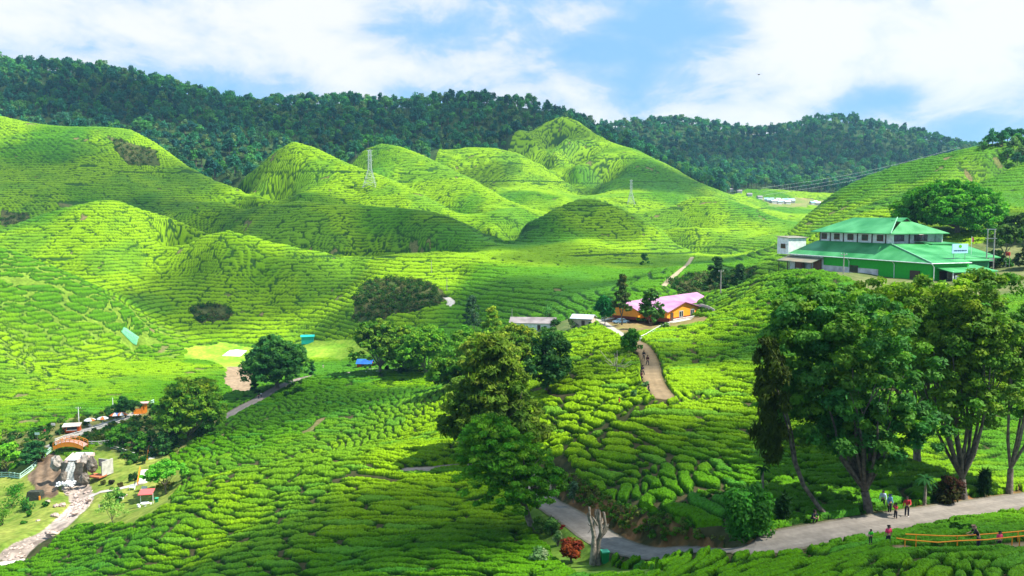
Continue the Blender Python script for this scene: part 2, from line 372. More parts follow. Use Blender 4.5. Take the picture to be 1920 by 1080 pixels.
# ------------------------------------------------------------------ fine land grid
av = np.concatenate([np.linspace(-0.83, -0.64, 70, endpoint=False), np.linspace(-0.64, 0.64, NCOL), np.linspace(0.64, 0.83, 71)[1:]])
lv = np.linspace(math.log(31.0), math.log(1034.0), NROW)
GX_l = np.exp(lv)[:, None]; X = (av[None] * GX_l); Y = GX_l * np.ones_like(av)[None]
Z0 = land_grid(av, lv)
und = (fbm(X / 38, Y / 38, 3) - .5) * np.clip(Y / 200, .25, 2.2) + (fbm(X / 11, Y / 11, 9, 2) - .5) * 0.5
U, V = project(X, Y, Z0)
def inpoly(poly, lo=0, hi=1e9):
    p = np.array(poly, float); r = np.zeros(U.shape, bool)
    m = (Y >= lo) & (Y <= hi) & (U >= p[:, 0].min()) & (U <= p[:, 0].max()) & (V >= p[:, 1].min()) & (V <= p[:, 1].max())
    jx = (fbm(X[m] / (Y[m] * .02), Y[m] / (Y[m].mean() * .02), 66, 3) - .5) * 26; u, v = U[m] + jx, V[m] + jx * .35; c = np.zeros(u.size, bool)
    for i in range(len(p)):
        x1, y1 = p[i]; x2, y2 = p[i - 1]
        t = (y1 > v) != (y2 > v)
        c ^= t & (u < (x2 - x1) * (v - y1) / (y2 - y1 + 1e-12) + x1)
    r[m] = c; return r
def pline(px, d0=36, d1=1900):
    return [hit(u, v, d0, d1) for u, v in px]
def pdist(pts):
    """distance of every grid vertex to a ground polyline; returns distance, interpolated z"""
    P_ = np.array(pts); best = np.full(X.shape, 1e9); bz = np.zeros(X.shape)
    m = (X > P_[:, 0].min() - 12) & (X < P_[:, 0].max() + 12) & (Y > P_[:, 1].min() - 12) & (Y < P_[:, 1].max() + 12)
    x, y = X[m], Y[m]; b = np.full(x.size, 1e9); z = np.zeros(x.size)
    for a, c in zip(P_[:-1], P_[1:]):
        d = c[:2] - a[:2]; t = np.clip(((x - a[0]) * d[0] + (y - a[1]) * d[1]) / (d @ d + 1e-9), 0, 1)
        r = np.hypot(x - a[0] - t * d[0], y - a[1] - t * d[1]); k = r < b
        b[k] = r[k]; z[k] = a[2] + t[k] * (c[2] - a[2])
    best[m] = b; bz[m] = z; return best, bz
def smooth_line(pts, n=6):
    P_ = [np.array(p) for p in pts]; P_ = [2 * P_[0] - P_[1]] + P_ + [2 * P_[-1] - P_[-2]]; o = []
    for i in range(1, len(P_) - 2):
        for k in range(n):
            t = k / n; a, b, c, d = P_[i - 1:i + 3]
            o.append(0.5 * (2 * b + (c - a) * t + (2 * a - 5 * b + 4 * c - d) * t * t + (3 * b - a - 3 * c + d) * t ** 3))
    o.append(P_[-2]); return o

ROADS = {
 'road': (smooth_line(pline([(2060,924),(1915,940),(1800,957),(1700,973),(1600,990),(1500,1008),(1400,1026),(1300,1036),(1210,1037),(1140,1016),(1085,980),(1045,955),(1012,935)], 36, 140) + pline([(1004,912),(998,892)], 90, 150)), 1.8, (0.19,0.168,0.142)),  # road colour lowered to hold the shade of the roadside trees
 'footpath': (smooth_line(pline([(1246,748),(1232,728),(1222,706),(1220,684),(1212,664),(1200,648),(1186,640)], 90, 200)), 1.4, (0.20,0.145,0.08)),
 'tea_track': (smooth_line(pline([(985,882),(930,872),(850,875),(810,880),(768,882)], 90, 170)), 1.15, (0.42,0.30,0.22)),
 'house_drive': (smooth_line(pline([(1180,636),(1150,618),(1128,603),(1108,597)], 150, 300)), 1.0, (0.34,0.31,0.26)),
 'valley_lane': (smooth_line(pline([(425,782),(455,764),(487,748),(520,728),(560,712),(600,704),(650,700),(700,693),(745,688)], 190, 330)), 1.9, (0.24,0.20,0.17)),
 'garden_walk': (smooth_line(pline([(100,836),(150,812),(190,798),(240,783),(262,772)], 190, 260)), 1.8, (0.40,0.37,0.33)),
 'hill_track': (smooth_line(pline([(842,574),(846,566),(838,558)], 300, 420)), 1.6, (0.5,0.46,0.4)),
 'far_track': (smooth_line(pline([(1244,537),(1256,524),(1275,508),(1290,495),(1298,482)], 260, 520)), 1.0, (0.32,0.27,0.17)),
 'lower_walk': (smooth_line(pline([(175,925),(215,918),(250,910),(270,902)], 150, 230)), 1.0, (0.45,0.40,0.36)),
 'stair_path': (smooth_line(pline([(1700,1034),(1730,1036),(1800,1038),(1860,1036),(1950,1028)], 40, 60)), .85, (0.16,0.12,0.07)),
 'kerb_path': (smooth_line(pline([(-30,1062),(0,1058),(36,1050)], 120, 200)), 0.9, (0.5,0.46,0.42)),
}
RD = {}
Zs = Z0 + und
roadany = np.full(X.shape, 1e9)
for k_, (pts_, w_, c_) in ROADS.items():
    d_, z_ = pdist(pts_); RD[k_] = d_
    bl = 1 - sstep(w_ * 1.05, w_ * 1.05 + 1.6, d_)
    Zs = Zs * (1 - bl) + z_ * bl
    roadany = np.minimum(roadany, d_ - w_)
# bank cut on the uphill side of the near road
_rp = np.array([(1020,935),(1045,955),(1085,980),(1140,1016),(1210,1037),(1300,1036),(1400,1026),(1500,1008),(1600,990),(1700,973),(1800,957),(1915,940),(2060,924)], float)
uphill = (U > 1030) & (V < np.interp(U, _rp[:, 0], _rp[:, 1])) & (RD['road'] < 30)
d_ = RD['road']; Zs = Zs + np.where(uphill, (0.35 - .2 * sstep(1350, 1560, U)) * sstep(2.5, 4.6, d_) * (1 - sstep(9, 26, d_)), 0)
# stream
stream_pts = smooth_line(pline([(20,1036),(50,1018),(85,1000),(115,978),(140,955),(152,935),(146,915),(140,906)], 120, 230))
SD, SZ = pdist(stream_pts)
sw = 1.6 + 1.5 * fbm(X / 6, Y / 6, 77, 2)
bl = 1 - sstep(sw - .6, sw + 1.5, SD); Zs = Zs - 0.55 * bl

# ------------------------------------------------------------------ land cover
_fu = np.interp(U, [-900,0,250,300,350,400,425,470,520,600,640,700,760,800,830,930,960,985,1080,1150,1200,1300,1345,1400,1450,1500,1560,1600,2600],
                     [712,712,706,696,684,668,668,672,676,690,742,772,776,800,908,912,958,1006,1004,976,950,878,850,975,1010,1030,1040,900,900])
forest = Y > _fu + 10 * (vnoise(X / 20, Y / 20, 15) - .5)
grass = inpoly([(-200,940),(60,870),(110,850),(150,870),(190,835),(255,850),(300,838),(345,880),(322,945),(262,985),(150,990),(95,1010),(30,1040),(-200,1060)], 140, 222)
field = inpoly([(345,652),(420,640),(470,648),(560,640),(660,636),(700,650),(700,668),(640,678),(560,672),(470,690),(440,700),(400,680),(345,672)], 290, 420)
bare = inpoly([(420,700),(450,680),(475,700),(470,735),(430,732)], 250, 350)
yard = inpoly([(1128,596),(1180,590),(1330,592),(1325,622),(1250,640),(1215,655),(1180,650),(1150,625),(1120,605)], 170, 300)
bank = inpoly([(1040,905),(1075,893),(1110,922),(1160,955),(1230,974),(1330,1000),(1380,1000),(1400,985),(1500,995),(1560,980),(1640,965),(1700,955),(1800,935),(1920,915),(1920,945),(1700,975),(1400,1025),(1200,1015),(1130,1000),(1085,960)], 50, 110)
verge = inpoly([(1000,930),(1060,985),(1110,1030),(1150,1062),(1250,1070),(1250,1085),(1085,1085),(1040,1045),(985,985)], 55, 120)
scrub = inpoly([(662,560),(680,530),(730,520),(790,525),(835,545),(838,565),(800,580),(740,590),(690,612),(660,600)], 330, 420) | inpoly([(350,575),(420,570),(445,590),(430,604),(370,606)], 370, 440) \
      | inpoly([(0,395),(50,400),(60,415),(0,425)], 470, 620) | inpoly([(1320,470),(1420,470),(1420,520),(1270,560),(1255,525)], 230, 330)| inpoly([(200,255),(290,280),(300,310),(240,310)], 560, 700)
pad = inpoly([(1450,512),(1480,505),(1570,515),(1660,560),(1920,620),(2200,640),(2200,420),(1860,440),(1700,430),(1460,470)], 155, 236) | inpoly([(930,598),(1110,588),(1110,622),(930,630)], 225, 290)
village = inpoly([(1425,370),(1550,374),(1545,390),(1440,388)], 800, 1200)
slab = inpoly([(100,850),(48,892),(72,936),(110,932),(118,865)], 160, 230)
garden2 = inpoly([(0,812),(80,806),(130,790),(280,755),(300,770),(430,790),(330,850),(240,870),(190,830),(100,850),(0,880)], 185, 262)
sparse = inpoly([(-300,430),(60,480),(180,540),(300,600),(400,640),(340,680),(230,700),(120,740),(-300,800)], 270, 390).astype(float) * sstep(.30, .6, fbm(X / 45, Y / 45, 5) + 0.18)
flat_edge = sstep(0, 1.4, roadany)
tea = ~(forest | grass | field | bare | yard | bank | verge | scrub | pad | village | garden2) & (SD > 5)
tea = tea & (roadany > 0.35)
_zx = np.gradient(Zs, axis=1) / np.gradient(X, axis=1); _zy = np.gradient(Zs, axis=0) / np.gradient(Y, axis=0) - _zx * av[None]
tea &= ~((np.hypot(_zx, _zy) > .75) & (Y < 112) & (RD['road'] < 4.2))
# red soil scars and worn patches on the hills
scar = (fbm(X / 9, Y / 9, 41, 3) > 0.79) & (Y > 180)

# slope direction of the smooth land
dXa = np.gradient(X, axis=1); zx = np.gradient(Z0, axis=1) / dXa
zy = np.gradient(Z0, axis=0) / np.gradient(Y, axis=0) - zx * av[None]

# ------------------------------------------------------------------ tea blocks: cells stretched along the contours
def row_s(y): return np.clip(1.0 * (y / 45.0) ** 0.26, .95, 1.95) * (1 + 1.0 * sstep(230, 350, y))
SE = []
edges = [30]
while edges[-1] < 1034: edges.append(edges[-1] * 1.16)
for b0, b1 in zip(edges[:-1], edges[1:]):
    s = float(row_s(np.array([(b0 + b1) / 2]))[0]); el = 6.5 if b0 < 140 else (5.4 if b0 < 250 else 4.0)
    l = s * el; m_ = 0.84 * b1
    cell = math.sqrt(s * l)
    nx, ny = int(2 * m_ / cell) + 2, int((b1 - b0) / cell) + 2
    gx, gy = np.meshgrid(np.arange(nx), np.arange(ny))
    x = -m_ + (gx + rng.random(gx.shape)) * cell; y = b0 + (gy + rng.random(gx.shape)) * cell
    k = (y < b1) & (np.abs(x) < 0.85 * y)
    SE.append(np.stack([x[k], y[k], np.full(k.sum(), s), np.full(k.sum(), l)], -1))
SE = np.concatenate(SE)
def seed_dirs(S):
    e = 2.0
    gx = (land(S[:, 0] + e, S[:, 1]) - land(S[:, 0] - e, S[:, 1])) / (2 * e)
    gy = (land(S[:, 0], S[:, 1] + e) - land(S[:, 0], S[:, 1] - e)) / (2 * e)
    # near rows below the camera run slanting down to the left; elsewhere the rows keep to the contour
    lobe = (S[:, 1] < 158) & (S[:, 0] < 4)
    gx = np.where(lobe, gx * .12 + .09, gx * .8); gy = np.where(lobe, gy * .12 + .20, gy + .14)
    th = np.arctan2(gy, gx) + (vnoise(S[:, 0] / 25, S[:, 1] / 25, 5) - .5) * 0.40 + (rng_dir[:len(S)] - .5) * 0.12
    return np.cos(th), np.sin(th)          # across-row direction
rng_dir = rng.random(len(SE))

def assign(S, nx_, ny_, x, y, band):
    b0, b1 = band
    s = float(row_s(np.array([(b0 + b1) / 2]))[0]); cs = s * 4.6
    k = np.nonzero((S[:, 1] > b0 - 3 * cs) & (S[:, 1] < b1 + 3 * cs))[0]
    sx, sy = S[k, 0], S[k, 1]
    ox, oy = sx.min() - cs * 2, sy.min() - cs * 2
    W_, H_ = int((sx.max() - ox) / cs) + 4, int((sy.max() - oy) / cs) + 4
    bi = ((sy - oy) / cs).astype(int) * W_ + ((sx - ox) / cs).astype(int)
    order = np.argsort(bi, kind='stable'); bs = bi[order]
    start = np.searchsorted(bs, np.arange(W_ * H_)); cnt = np.searchsorted(bs, np.arange(W_ * H_), side='right') - start
    K = min(int(cnt.max()), 12)
    f1 = np.full(x.shape, 1e9); f2 = np.full(x.shape, 1e9); id1 = np.zeros(x.shape, np.int64)
    cx = ((x - ox) / cs).astype(int); cy = ((y - oy) / cs).astype(int)
    for dy in (-1, 0, 1):
        for dx in (-1, 0, 1):
            c = np.clip(cy + dy, 0, H_ - 1) * W_ + np.clip(cx + dx, 0, W_ - 1)
            st, cn = start[c], cnt[c]
            for j in range(K):
                ok = cn > j
                if not ok.any(): break
                q = k[order[np.minimum(st + j, len(order) - 1)]]
                px, py = x - S[q, 0], y - S[q, 1]
                n_ = px * nx_[q] + py * ny_[q]; t_ = -px * ny_[q] + py * nx_[q]
                d = np.sqrt((n_ / S[q, 2]) ** 2 + (t_ / S[q, 3]) ** 2); d[~ok] = 1e9
                lt = d < f1; f2 = np.where(lt, f1, np.minimum(f2, d)); id1 = np.where(lt, q, id1); f1 = np.where(lt, d, f1)
    return f1, f2, id1

SE[:, 3] *= rng.uniform(.6, 1.6, len(SE)); SE[:, 2] *= rng.uniform(.85, 1.2, len(SE))
NX_, NY_ = seed_dirs(SE)
bands = list(zip(edges[:-1], edges[1:]))
for it in range(3):                       # relax the cells so neighbours end up evenly spaced
    accx = np.zeros(len(SE)); accy = np.zeros(len(SE)); accn = np.zeros(len(SE))
    for b in bands:
        st = 3
        r = np.nonzero((np.exp(lv) >= b[0]) & (np.exp(lv) < b[1]))[0][::st]
        if len(r) == 0: continue
        x = X[r][:, ::st].ravel(); y = Y[r][:, ::st].ravel()
        _, _, i1 = assign(SE, NX_, NY_, x, y, b)
        wv = y * y
        accx += np.bincount(i1, x * wv, len(SE)); accy += np.bincount(i1, y * wv, len(SE)); accn += np.bincount(i1, wv, len(SE))
    g = accn > 0
    SE[g, 0] = accx[g] / accn[g]; SE[g, 1] = accy[g] / accn[g]
    NX_, NY_ = seed_dirs(SE)

F1 = np.zeros(X.shape, np.float32); EDGE = np.zeros(X.shape, np.float32); CID = np.zeros(X.shape, np.int32)
wob = 0.9 * np.clip(Y / 200, .5, 1.5)
WX = X + (fbm(X / 2.2, Y / 2.2, 21, 3) - .5) * wob * 1.6; WY = Y + (fbm(X / 2.2, Y / 2.2, 23, 3) - .5) * wob * 1.2
for b in bands:
    r = np.nonzero((np.exp(lv) >= b[0]) & (np.exp(lv) < b[1]))[0]
    if len(r) == 0: continue
    f1, f2, i1 = assign(SE, NX_, NY_, WX[r].ravel(), WY[r].ravel(), b)
    sh = (len(r), X.shape[1])
    EDGE[r] = (f2 - f1).reshape(sh); CID[r] = i1.reshape(sh)
del WX, WY
csz = SE[CID, 2]
crand = rng.random(len(SE)); crand2 = rng.random(len(SE)); chue = rng.random(len(SE))
gone = crand2 < 0.012
H_b = (0.36 + 0.20 * np.minimum(csz, 2.3)) * (0.85 + 0.3 * crand[CID])                   # bush height
gapw = np.clip(0.06 + 0.15 * fbm(X / 14, Y / 14, 61, 2), .08, .3) * (1 - .72 * sstep(230, 350, Y)) + 0.13 * sparse
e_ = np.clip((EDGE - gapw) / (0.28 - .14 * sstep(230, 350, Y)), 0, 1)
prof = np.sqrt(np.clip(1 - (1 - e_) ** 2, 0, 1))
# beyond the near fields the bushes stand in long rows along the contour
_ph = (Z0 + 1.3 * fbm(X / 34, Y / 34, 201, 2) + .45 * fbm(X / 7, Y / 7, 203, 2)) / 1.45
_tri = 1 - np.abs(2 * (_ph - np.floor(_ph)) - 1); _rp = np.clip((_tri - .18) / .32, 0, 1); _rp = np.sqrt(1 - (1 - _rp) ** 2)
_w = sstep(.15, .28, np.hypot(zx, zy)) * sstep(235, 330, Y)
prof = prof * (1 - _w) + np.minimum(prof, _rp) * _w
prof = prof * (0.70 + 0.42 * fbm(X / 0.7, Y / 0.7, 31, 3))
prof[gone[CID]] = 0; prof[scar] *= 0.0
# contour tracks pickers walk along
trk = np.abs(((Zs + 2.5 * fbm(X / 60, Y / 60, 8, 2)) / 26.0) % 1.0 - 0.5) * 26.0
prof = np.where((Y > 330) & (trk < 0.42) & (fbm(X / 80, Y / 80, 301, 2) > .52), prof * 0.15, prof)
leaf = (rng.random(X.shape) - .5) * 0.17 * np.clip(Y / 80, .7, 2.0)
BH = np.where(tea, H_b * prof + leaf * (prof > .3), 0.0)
BH = np.maximum(BH, 0)

# ------------------------------------------------------------------ ground sheet
gcol = np.empty(X.shape + (3,), np.float32)
n_a = fbm(X / 7, Y / 7, 51, 4)[..., None]; n_b = fbm(X / 1.7, Y / 1.7, 52, 3)[..., None]
def setc(m, c, c2):
    k = np.clip((0.6 * n_a + 0.4 * n_b - .3) / .4, 0, 1)
    gcol[m] = (np.array(c) * (1 - k) + np.array(c2) * k)[m]
allm = np.ones(X.shape, bool)
setc(allm, (0.030, 0.040, 0.012), (0.07, 0.06, 0.025))
gcol[:] = gcol + (np.array((.030, .085, .012)) * (.7 + .6 * n_b) - gcol) * sstep(200, 330, Y)[..., None]
sp = sparse[..., None]; gcol[:] = gcol * (1 - sp) + sp * (np.array((0.13, 0.215, 0.02)) * (0.6 + .8 * n_b))
setc(scar, (0.17, 0.13, 0.06), (0.12, 0.15, 0.04))
setc(forest, (0.02, 0.045, 0.015), (0.05, 0.09, 0.02))
setc(grass, (0.10, 0.17, 0.018), (0.24, 0.27, 0.05))
setc(field, (0.13, 0.30, 0.015), (0.30, 0.42, 0.04))
stripe = (np.floor(V / 9) % 2 == 0) & False
setc(bare, (0.24, 0.17, 0.10), (0.34, 0.25, 0.16)); setc(yard, (0.20, 0.13, 0.07), (0.20, 0.18, 0.05))
n_a, _na = n_b, n_a; setc(bank, (0.045, 0.045, 0.015), (0.27, 0.13, 0.05)); n_a = _na; 
setc(verge, (0.05, 0.11, 0.015), (0.11, 0.19, 0.02))
setc(scrub, (0.04, 0.07, 0.015), (0.12, 0.12, 0.04)); setc(pad, (0.05, 0.10, 0.02), (0.15, 0.16, 0.06)); setc(village, (0.10, 0.20, 0.03), (0.26, 0.22, 0.10))
setc(garden2, (0.07, 0.12, 0.02), (0.20, 0.18, 0.06)); setc(slab, (0.10, 0.065, 0.04), (0.20, 0.14, 0.09))
ins = (SD < sw); setc(ins, (0.20, 0.16, 0.13), (0.46, 0.39, 0.33))

def sheet(name, vm, Zz, m, colors=None, rs=1, cs=1, smooth=True, cname='tint'):
    """faces of the fine grid whose mask is true, as its own mesh"""
    xx, yy, zz = X[::rs, ::cs], Y[::rs, ::cs], Zz[::rs, ::cs]; mm = vm[::rs, ::cs]
    fm = mm[:-1, :-1] | mm[1:, :-1] | mm[1:, 1:] | mm[:-1, 1:]
    return sheet_f(name, xx, yy, zz, fm, m, None if colors is None else colors[::rs, ::cs], smooth, cname)
def sheet_f(name, xx, yy, zz, fm, m, colors=None, smooth=True, cname='tint'):
    h, w = xx.shape; idx = np.arange(h * w).reshape(h, w)
    F = np.stack([idx[:-1, :-1], idx[:-1, 1:], idx[1:, 1:], idx[1:, :-1]], -1)[fm]
    used = np.zeros(h * w, bool); used[F.ravel()] = True; rem = np.cumsum(used) - 1
    Vv = np.stack([xx.ravel(), yy.ravel(), zz.ravel()], -1)[used]
    return raw_mesh(name, Vv, rem[F], m, smooth, None if colors is None else colors.reshape(-1, colors.shape[-1])[used], cname)

m_ground = mat('earth', (.1, .1, .05), rough=0.95, attr='tint', var=0.25, scale=0.9, bump=0.5, spec=0.1)
rough_z = Zs + np.where(roadany > .5, 1, 0) * (np.where(forest, (fbm(X / 4, Y / 4, 71, 2) - .5) * 1.0, 0) + np.where(scrub | bank, (fbm(X / .8, Y / .8, 72, 3) - .5) * 1.3, 0) + np.where(slab, (np.abs(((X * .8 + Y * .4) / 2.2) % 1 - .5)) * 0.9, 0) \
    + np.where(ins, (fbm(X / 1.1, Y / 1.1, 73, 3) - .5) * 0.7, 0))
g = link('ground', sheet('ground', np.ones(X.shape, bool), rough_z, m_ground, gcol, 2, 2)); tag(g, kind='structure')
# land beyond the fine grid and under the viewpoint
lv2 = np.concatenate([[math.log(1034.0) - 1e-3], np.linspace(math.log(1036.0), math.log(1990.0), 130)]); av2 = np.linspace(-0.83, 0.83, 300)
Z2 = land_grid(av2, lv2); Y2 = np.exp(lv2)[:, None] * np.ones(300)[None]; X2 = Y2 * av2[None]
gc2 = np.tile(np.array([[[0.03, 0.065, 0.018]]], np.float32), X2.shape + (1,))
o = link('hills', sheet_f('hills', X2, Y2, Z2 - 0.3, np.ones((len(lv2) - 1, 299), bool), m_ground, gc2)); tag(o, kind='structure')
for nm, (pts_, w_, c_) in ROADS.items():
    k = RD[nm] < w_ + 0.15 * (fbm(X / 1.5, Y / 1.5, 91, 2) - .5)
    cc = np.tile(np.array(c_, np.float32), X.shape + (1,)) * (0.75 + 0.5 * n_b)
    trc = np.abs(RD[nm] - w_ * .42) < .3
    cc[trc] *= 1.12
    cc[RD[nm] > w_ * .86] *= np.array((.72, .74, .62))
    mm = mat(nm + '_surface', c_, rough=0.95, attr='tint', var=0.12, scale=2.5, bump=0.2, spec=0.15)
    o = link(nm, sheet(nm, k, Zs + 0.06, mm, cc.astype(np.float32))); tag(o, kind='structure')

# ------------------------------------------------------------------ tea
def tea_mat():
    m = bpy.data.materials.new('tea_leaves'); m.use_nodes = True; nt = m.node_tree; N = nt.nodes; L = nt.links
    b = N['Principled BSDF']; b.inputs['Roughness'].default_value = 0.55; b.inputs['Specular IOR Level'].default_value = 0.06
    a = N.new('ShaderNodeAttribute'); a.attribute_name = 'tint'
    tc = N.new('ShaderNodeTexCoord')
    nz = N.new('ShaderNodeTexNoise'); nz.inputs['Scale'].default_value = 3.2; nz.inputs['Detail'].default_value = 8; nz.inputs['Roughness'].default_value = .72; L.new(tc.outputs['Object'], nz.inputs['Vector'])
    mr = N.new('ShaderNodeMapRange'); L.new(nz.outputs['Fac'], mr.inputs[0]); mr.inputs[1].default_value = .3; mr.inputs[2].default_value = .7; mr.inputs[3].default_value = .5; mr.inputs[4].default_value = 1.5
    s = N.new('ShaderNodeVectorMath'); s.operation = 'SCALE'; L.new(a.outputs['Color'], s.inputs[0]); L.new(mr.outputs[0], s.inputs['Scale'])
    L.new(s.outputs[0], b.inputs['Base Color'])
    nb = N.new('ShaderNodeTexNoise'); nb.inputs['Scale'].default_value = 5.0; nb.inputs['Detail'].default_value = 4; L.new(tc.outputs['Object'], nb.inputs['Vector'])
    bp = N.new('ShaderNodeBump'); bp.inputs['Strength'].default_value = .8; bp.inputs['Distance'].default_value = 0.3; L.new(nb.outputs['Fac'], bp.inputs['Height']); L.new(bp.outputs[0], b.inputs['Normal'])
    return m
m_tea = tea_mat()
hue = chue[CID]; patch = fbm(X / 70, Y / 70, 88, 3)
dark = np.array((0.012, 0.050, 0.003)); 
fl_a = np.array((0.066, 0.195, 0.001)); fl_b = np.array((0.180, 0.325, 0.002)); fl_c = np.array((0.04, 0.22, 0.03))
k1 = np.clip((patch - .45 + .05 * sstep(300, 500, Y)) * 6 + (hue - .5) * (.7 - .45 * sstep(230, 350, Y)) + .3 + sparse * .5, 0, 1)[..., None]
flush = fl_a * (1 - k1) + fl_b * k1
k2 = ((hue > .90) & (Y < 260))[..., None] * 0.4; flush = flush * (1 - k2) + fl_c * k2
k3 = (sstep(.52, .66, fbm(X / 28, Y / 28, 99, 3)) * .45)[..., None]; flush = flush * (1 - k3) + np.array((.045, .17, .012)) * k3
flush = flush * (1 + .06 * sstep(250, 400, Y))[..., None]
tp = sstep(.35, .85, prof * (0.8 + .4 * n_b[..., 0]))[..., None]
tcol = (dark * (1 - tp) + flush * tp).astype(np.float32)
zt = Zs + BH - 0.05
fm = (BH[:-1, :-1] > .12) | (BH[1:, :-1] > .12) | (BH[1:, 1:] > .12) | (BH[:-1, 1:] > .12)
fcell = CID[:-1, :-1]
# the blocks that show largest become bushes of their own
u_c, v_c = project(SE[:, 0], SE[:, 1], land(SE[:, 0], SE[:, 1]))
area = SE[:, 2] * SE[:, 3] / SE[:, 1] ** 3 * (60 - land(SE[:, 0], SE[:, 1]))
cnt = np.bincount(fcell[fm], minlength=len(SE))
blocked = ((u_c > 1380) & (v_c < 860) & (v_c > 500)) | ((u_c > 850) & (u_c < 1050) & (v_c < 960)& (v_c > 640))
vis = (u_c > -5) & (u_c < 1925) & (v_c < 1090) & (cnt > 60) & ~blocked & (SE[:, 1] < 200)
area[~vis] = 0; big = np.argsort(-area)[:290]; isbig = np.zeros(len(SE), bool); isbig[big] = True
fb = isbig[fcell] & fm
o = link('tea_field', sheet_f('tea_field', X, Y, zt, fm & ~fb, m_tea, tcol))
tag(o, 'rows of clipped tea bushes covering the hillsides', 'tea plants', kind='stuff')
jj, ii = np.nonzero(fb); cc = fcell[jj, ii]; od = np.argsort(cc, kind='stable'); jj, ii, cc = jj[od], ii[od], cc[od]
cuts = np.nonzero(np.diff(cc))[0] + 1
for js, is_ in zip(np.split(jj, cuts), np.split(ii, cuts)):
    q = np.stack([np.stack([js, is_]), np.stack([js, is_ + 1]), np.stack([js + 1, is_ + 1]), np.stack([js + 1, is_])])   # 4,2,n
    fl_ = (q[:, 0] * X.shape[1] + q[:, 1]).T; un, inv = np.unique(fl_, return_inverse=True)
    P3 = np.stack([X.ravel()[un], Y.ravel()[un], zt.ravel()[un]], -1); c0 = P3.mean(0); c0[2] = P3[:, 2].min()
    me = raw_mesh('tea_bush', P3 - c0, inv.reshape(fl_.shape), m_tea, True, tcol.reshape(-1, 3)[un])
    o = link('tea_bush', me, None, c0)
    tag(o, 'clipped tea bush block among the nearest rows of the plantation', 'tea bush', 'tea bushes in the nearest rows')
# ------------------------------------------------------------------ tree builders
def unit(v): return v / (np.linalg.norm(v, axis=-1, keepdims=True) + 1e-9)
def tube(pts, rad, ns=6):
    pts = np.array(pts, float); n = len(pts); rad = np.broadcast_to(rad, (n,))
    T = unit(np.gradient(pts, axis=0)); ref = np.array([0.31, 0.17, 0.93]) if abs(T[0] @ np.array([0.31, 0.17, 0.93])) < .9 else np.array([1., 0, 0])
    A = unit(np.cross(T, ref)); B = np.cross(T, A); ang = np.arange(ns) / ns * 2 * pi
    Vv = pts[:, None] + (A[:, None] * np.cos(ang)[None, :, None] + B[:, None] * np.sin(ang)[None, :, None]) * rad[:, None, None]
    i = np.arange(n - 1)[:, None] * ns; j = np.arange(ns)[None]
    F = np.stack([i + j, i + (j + 1) % ns, i + ns + (j + 1) % ns, i + ns + j], -1).reshape(-1, 4)
    return Vv.reshape(-1, 3), F
def merge(parts):
    Vs_, Fs_, o = [], [], 0
    for Vv, F in parts: Vs_.append(Vv); Fs_.append(F + o); o += len(Vv)
    return np.concatenate(Vs_), np.concatenate(Fs_)
def leaves(C, R, n, size, r, flat=0.6, up=0.35, asp=1.6, droop=0.0):
    """n leaf faces over each clump centre C (k,3) with radius R (k,)"""
    k = len(C); c = np.repeat(C, n, 0); rr = np.repeat(R, n)
    d = unit(r.normal(size=(k * n, 3)) + np.array([0, 0, up])); p = c + d * (rr * r.uniform(.45, 1.05, k * n))[:, None] * np.array([1, 1, flat])
    nrm = unit(d * 0.9 + r.normal(size=d.shape) * 0.55 + np.array([0, 0, .45])); t = unit(np.cross(nrm, r.normal(size=d.shape))); b = np.cross(nrm, t)
    t = t + np.array([0, 0, -droop])
    s = (size * r.uniform(.6, 1.3, k * n))[:, None]
    q = np.stack([p - t * s * asp * .5, p + b * s * .42 + t * s * .05, p + t * s * asp * .5, p - b * s * .42 + t * s * .05], 1)
    F = np.arange(k * n * 4).reshape(-1, 4)
    return q.reshape(-1, 3), F, np.repeat(np.arange(k), n)
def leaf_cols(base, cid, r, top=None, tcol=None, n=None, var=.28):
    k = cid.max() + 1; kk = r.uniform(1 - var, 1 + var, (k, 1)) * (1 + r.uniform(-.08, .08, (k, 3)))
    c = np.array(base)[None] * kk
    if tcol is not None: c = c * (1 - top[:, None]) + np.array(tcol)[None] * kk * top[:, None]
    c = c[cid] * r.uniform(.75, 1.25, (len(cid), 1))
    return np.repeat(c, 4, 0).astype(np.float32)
m_leaf = mat('leaves', (.05, .12, .02), rough=0.6, attr='tint', spec=0.06, trans=0.35)
m_bark = mat('bark', (.16, .13, .10), rough=0.9, var=0.45, scale=3.5, bump=0.6)
m_bark_mid = mat('furrowed_bark', (.115, .095, .075), rough=0.9, var=0.5, scale=3.0, bump=0.8)
m_bark_pale = mat('pale_bark', (.20, .17, .135), rough=0.9, var=0.4, scale=3.0, bump=0.6)

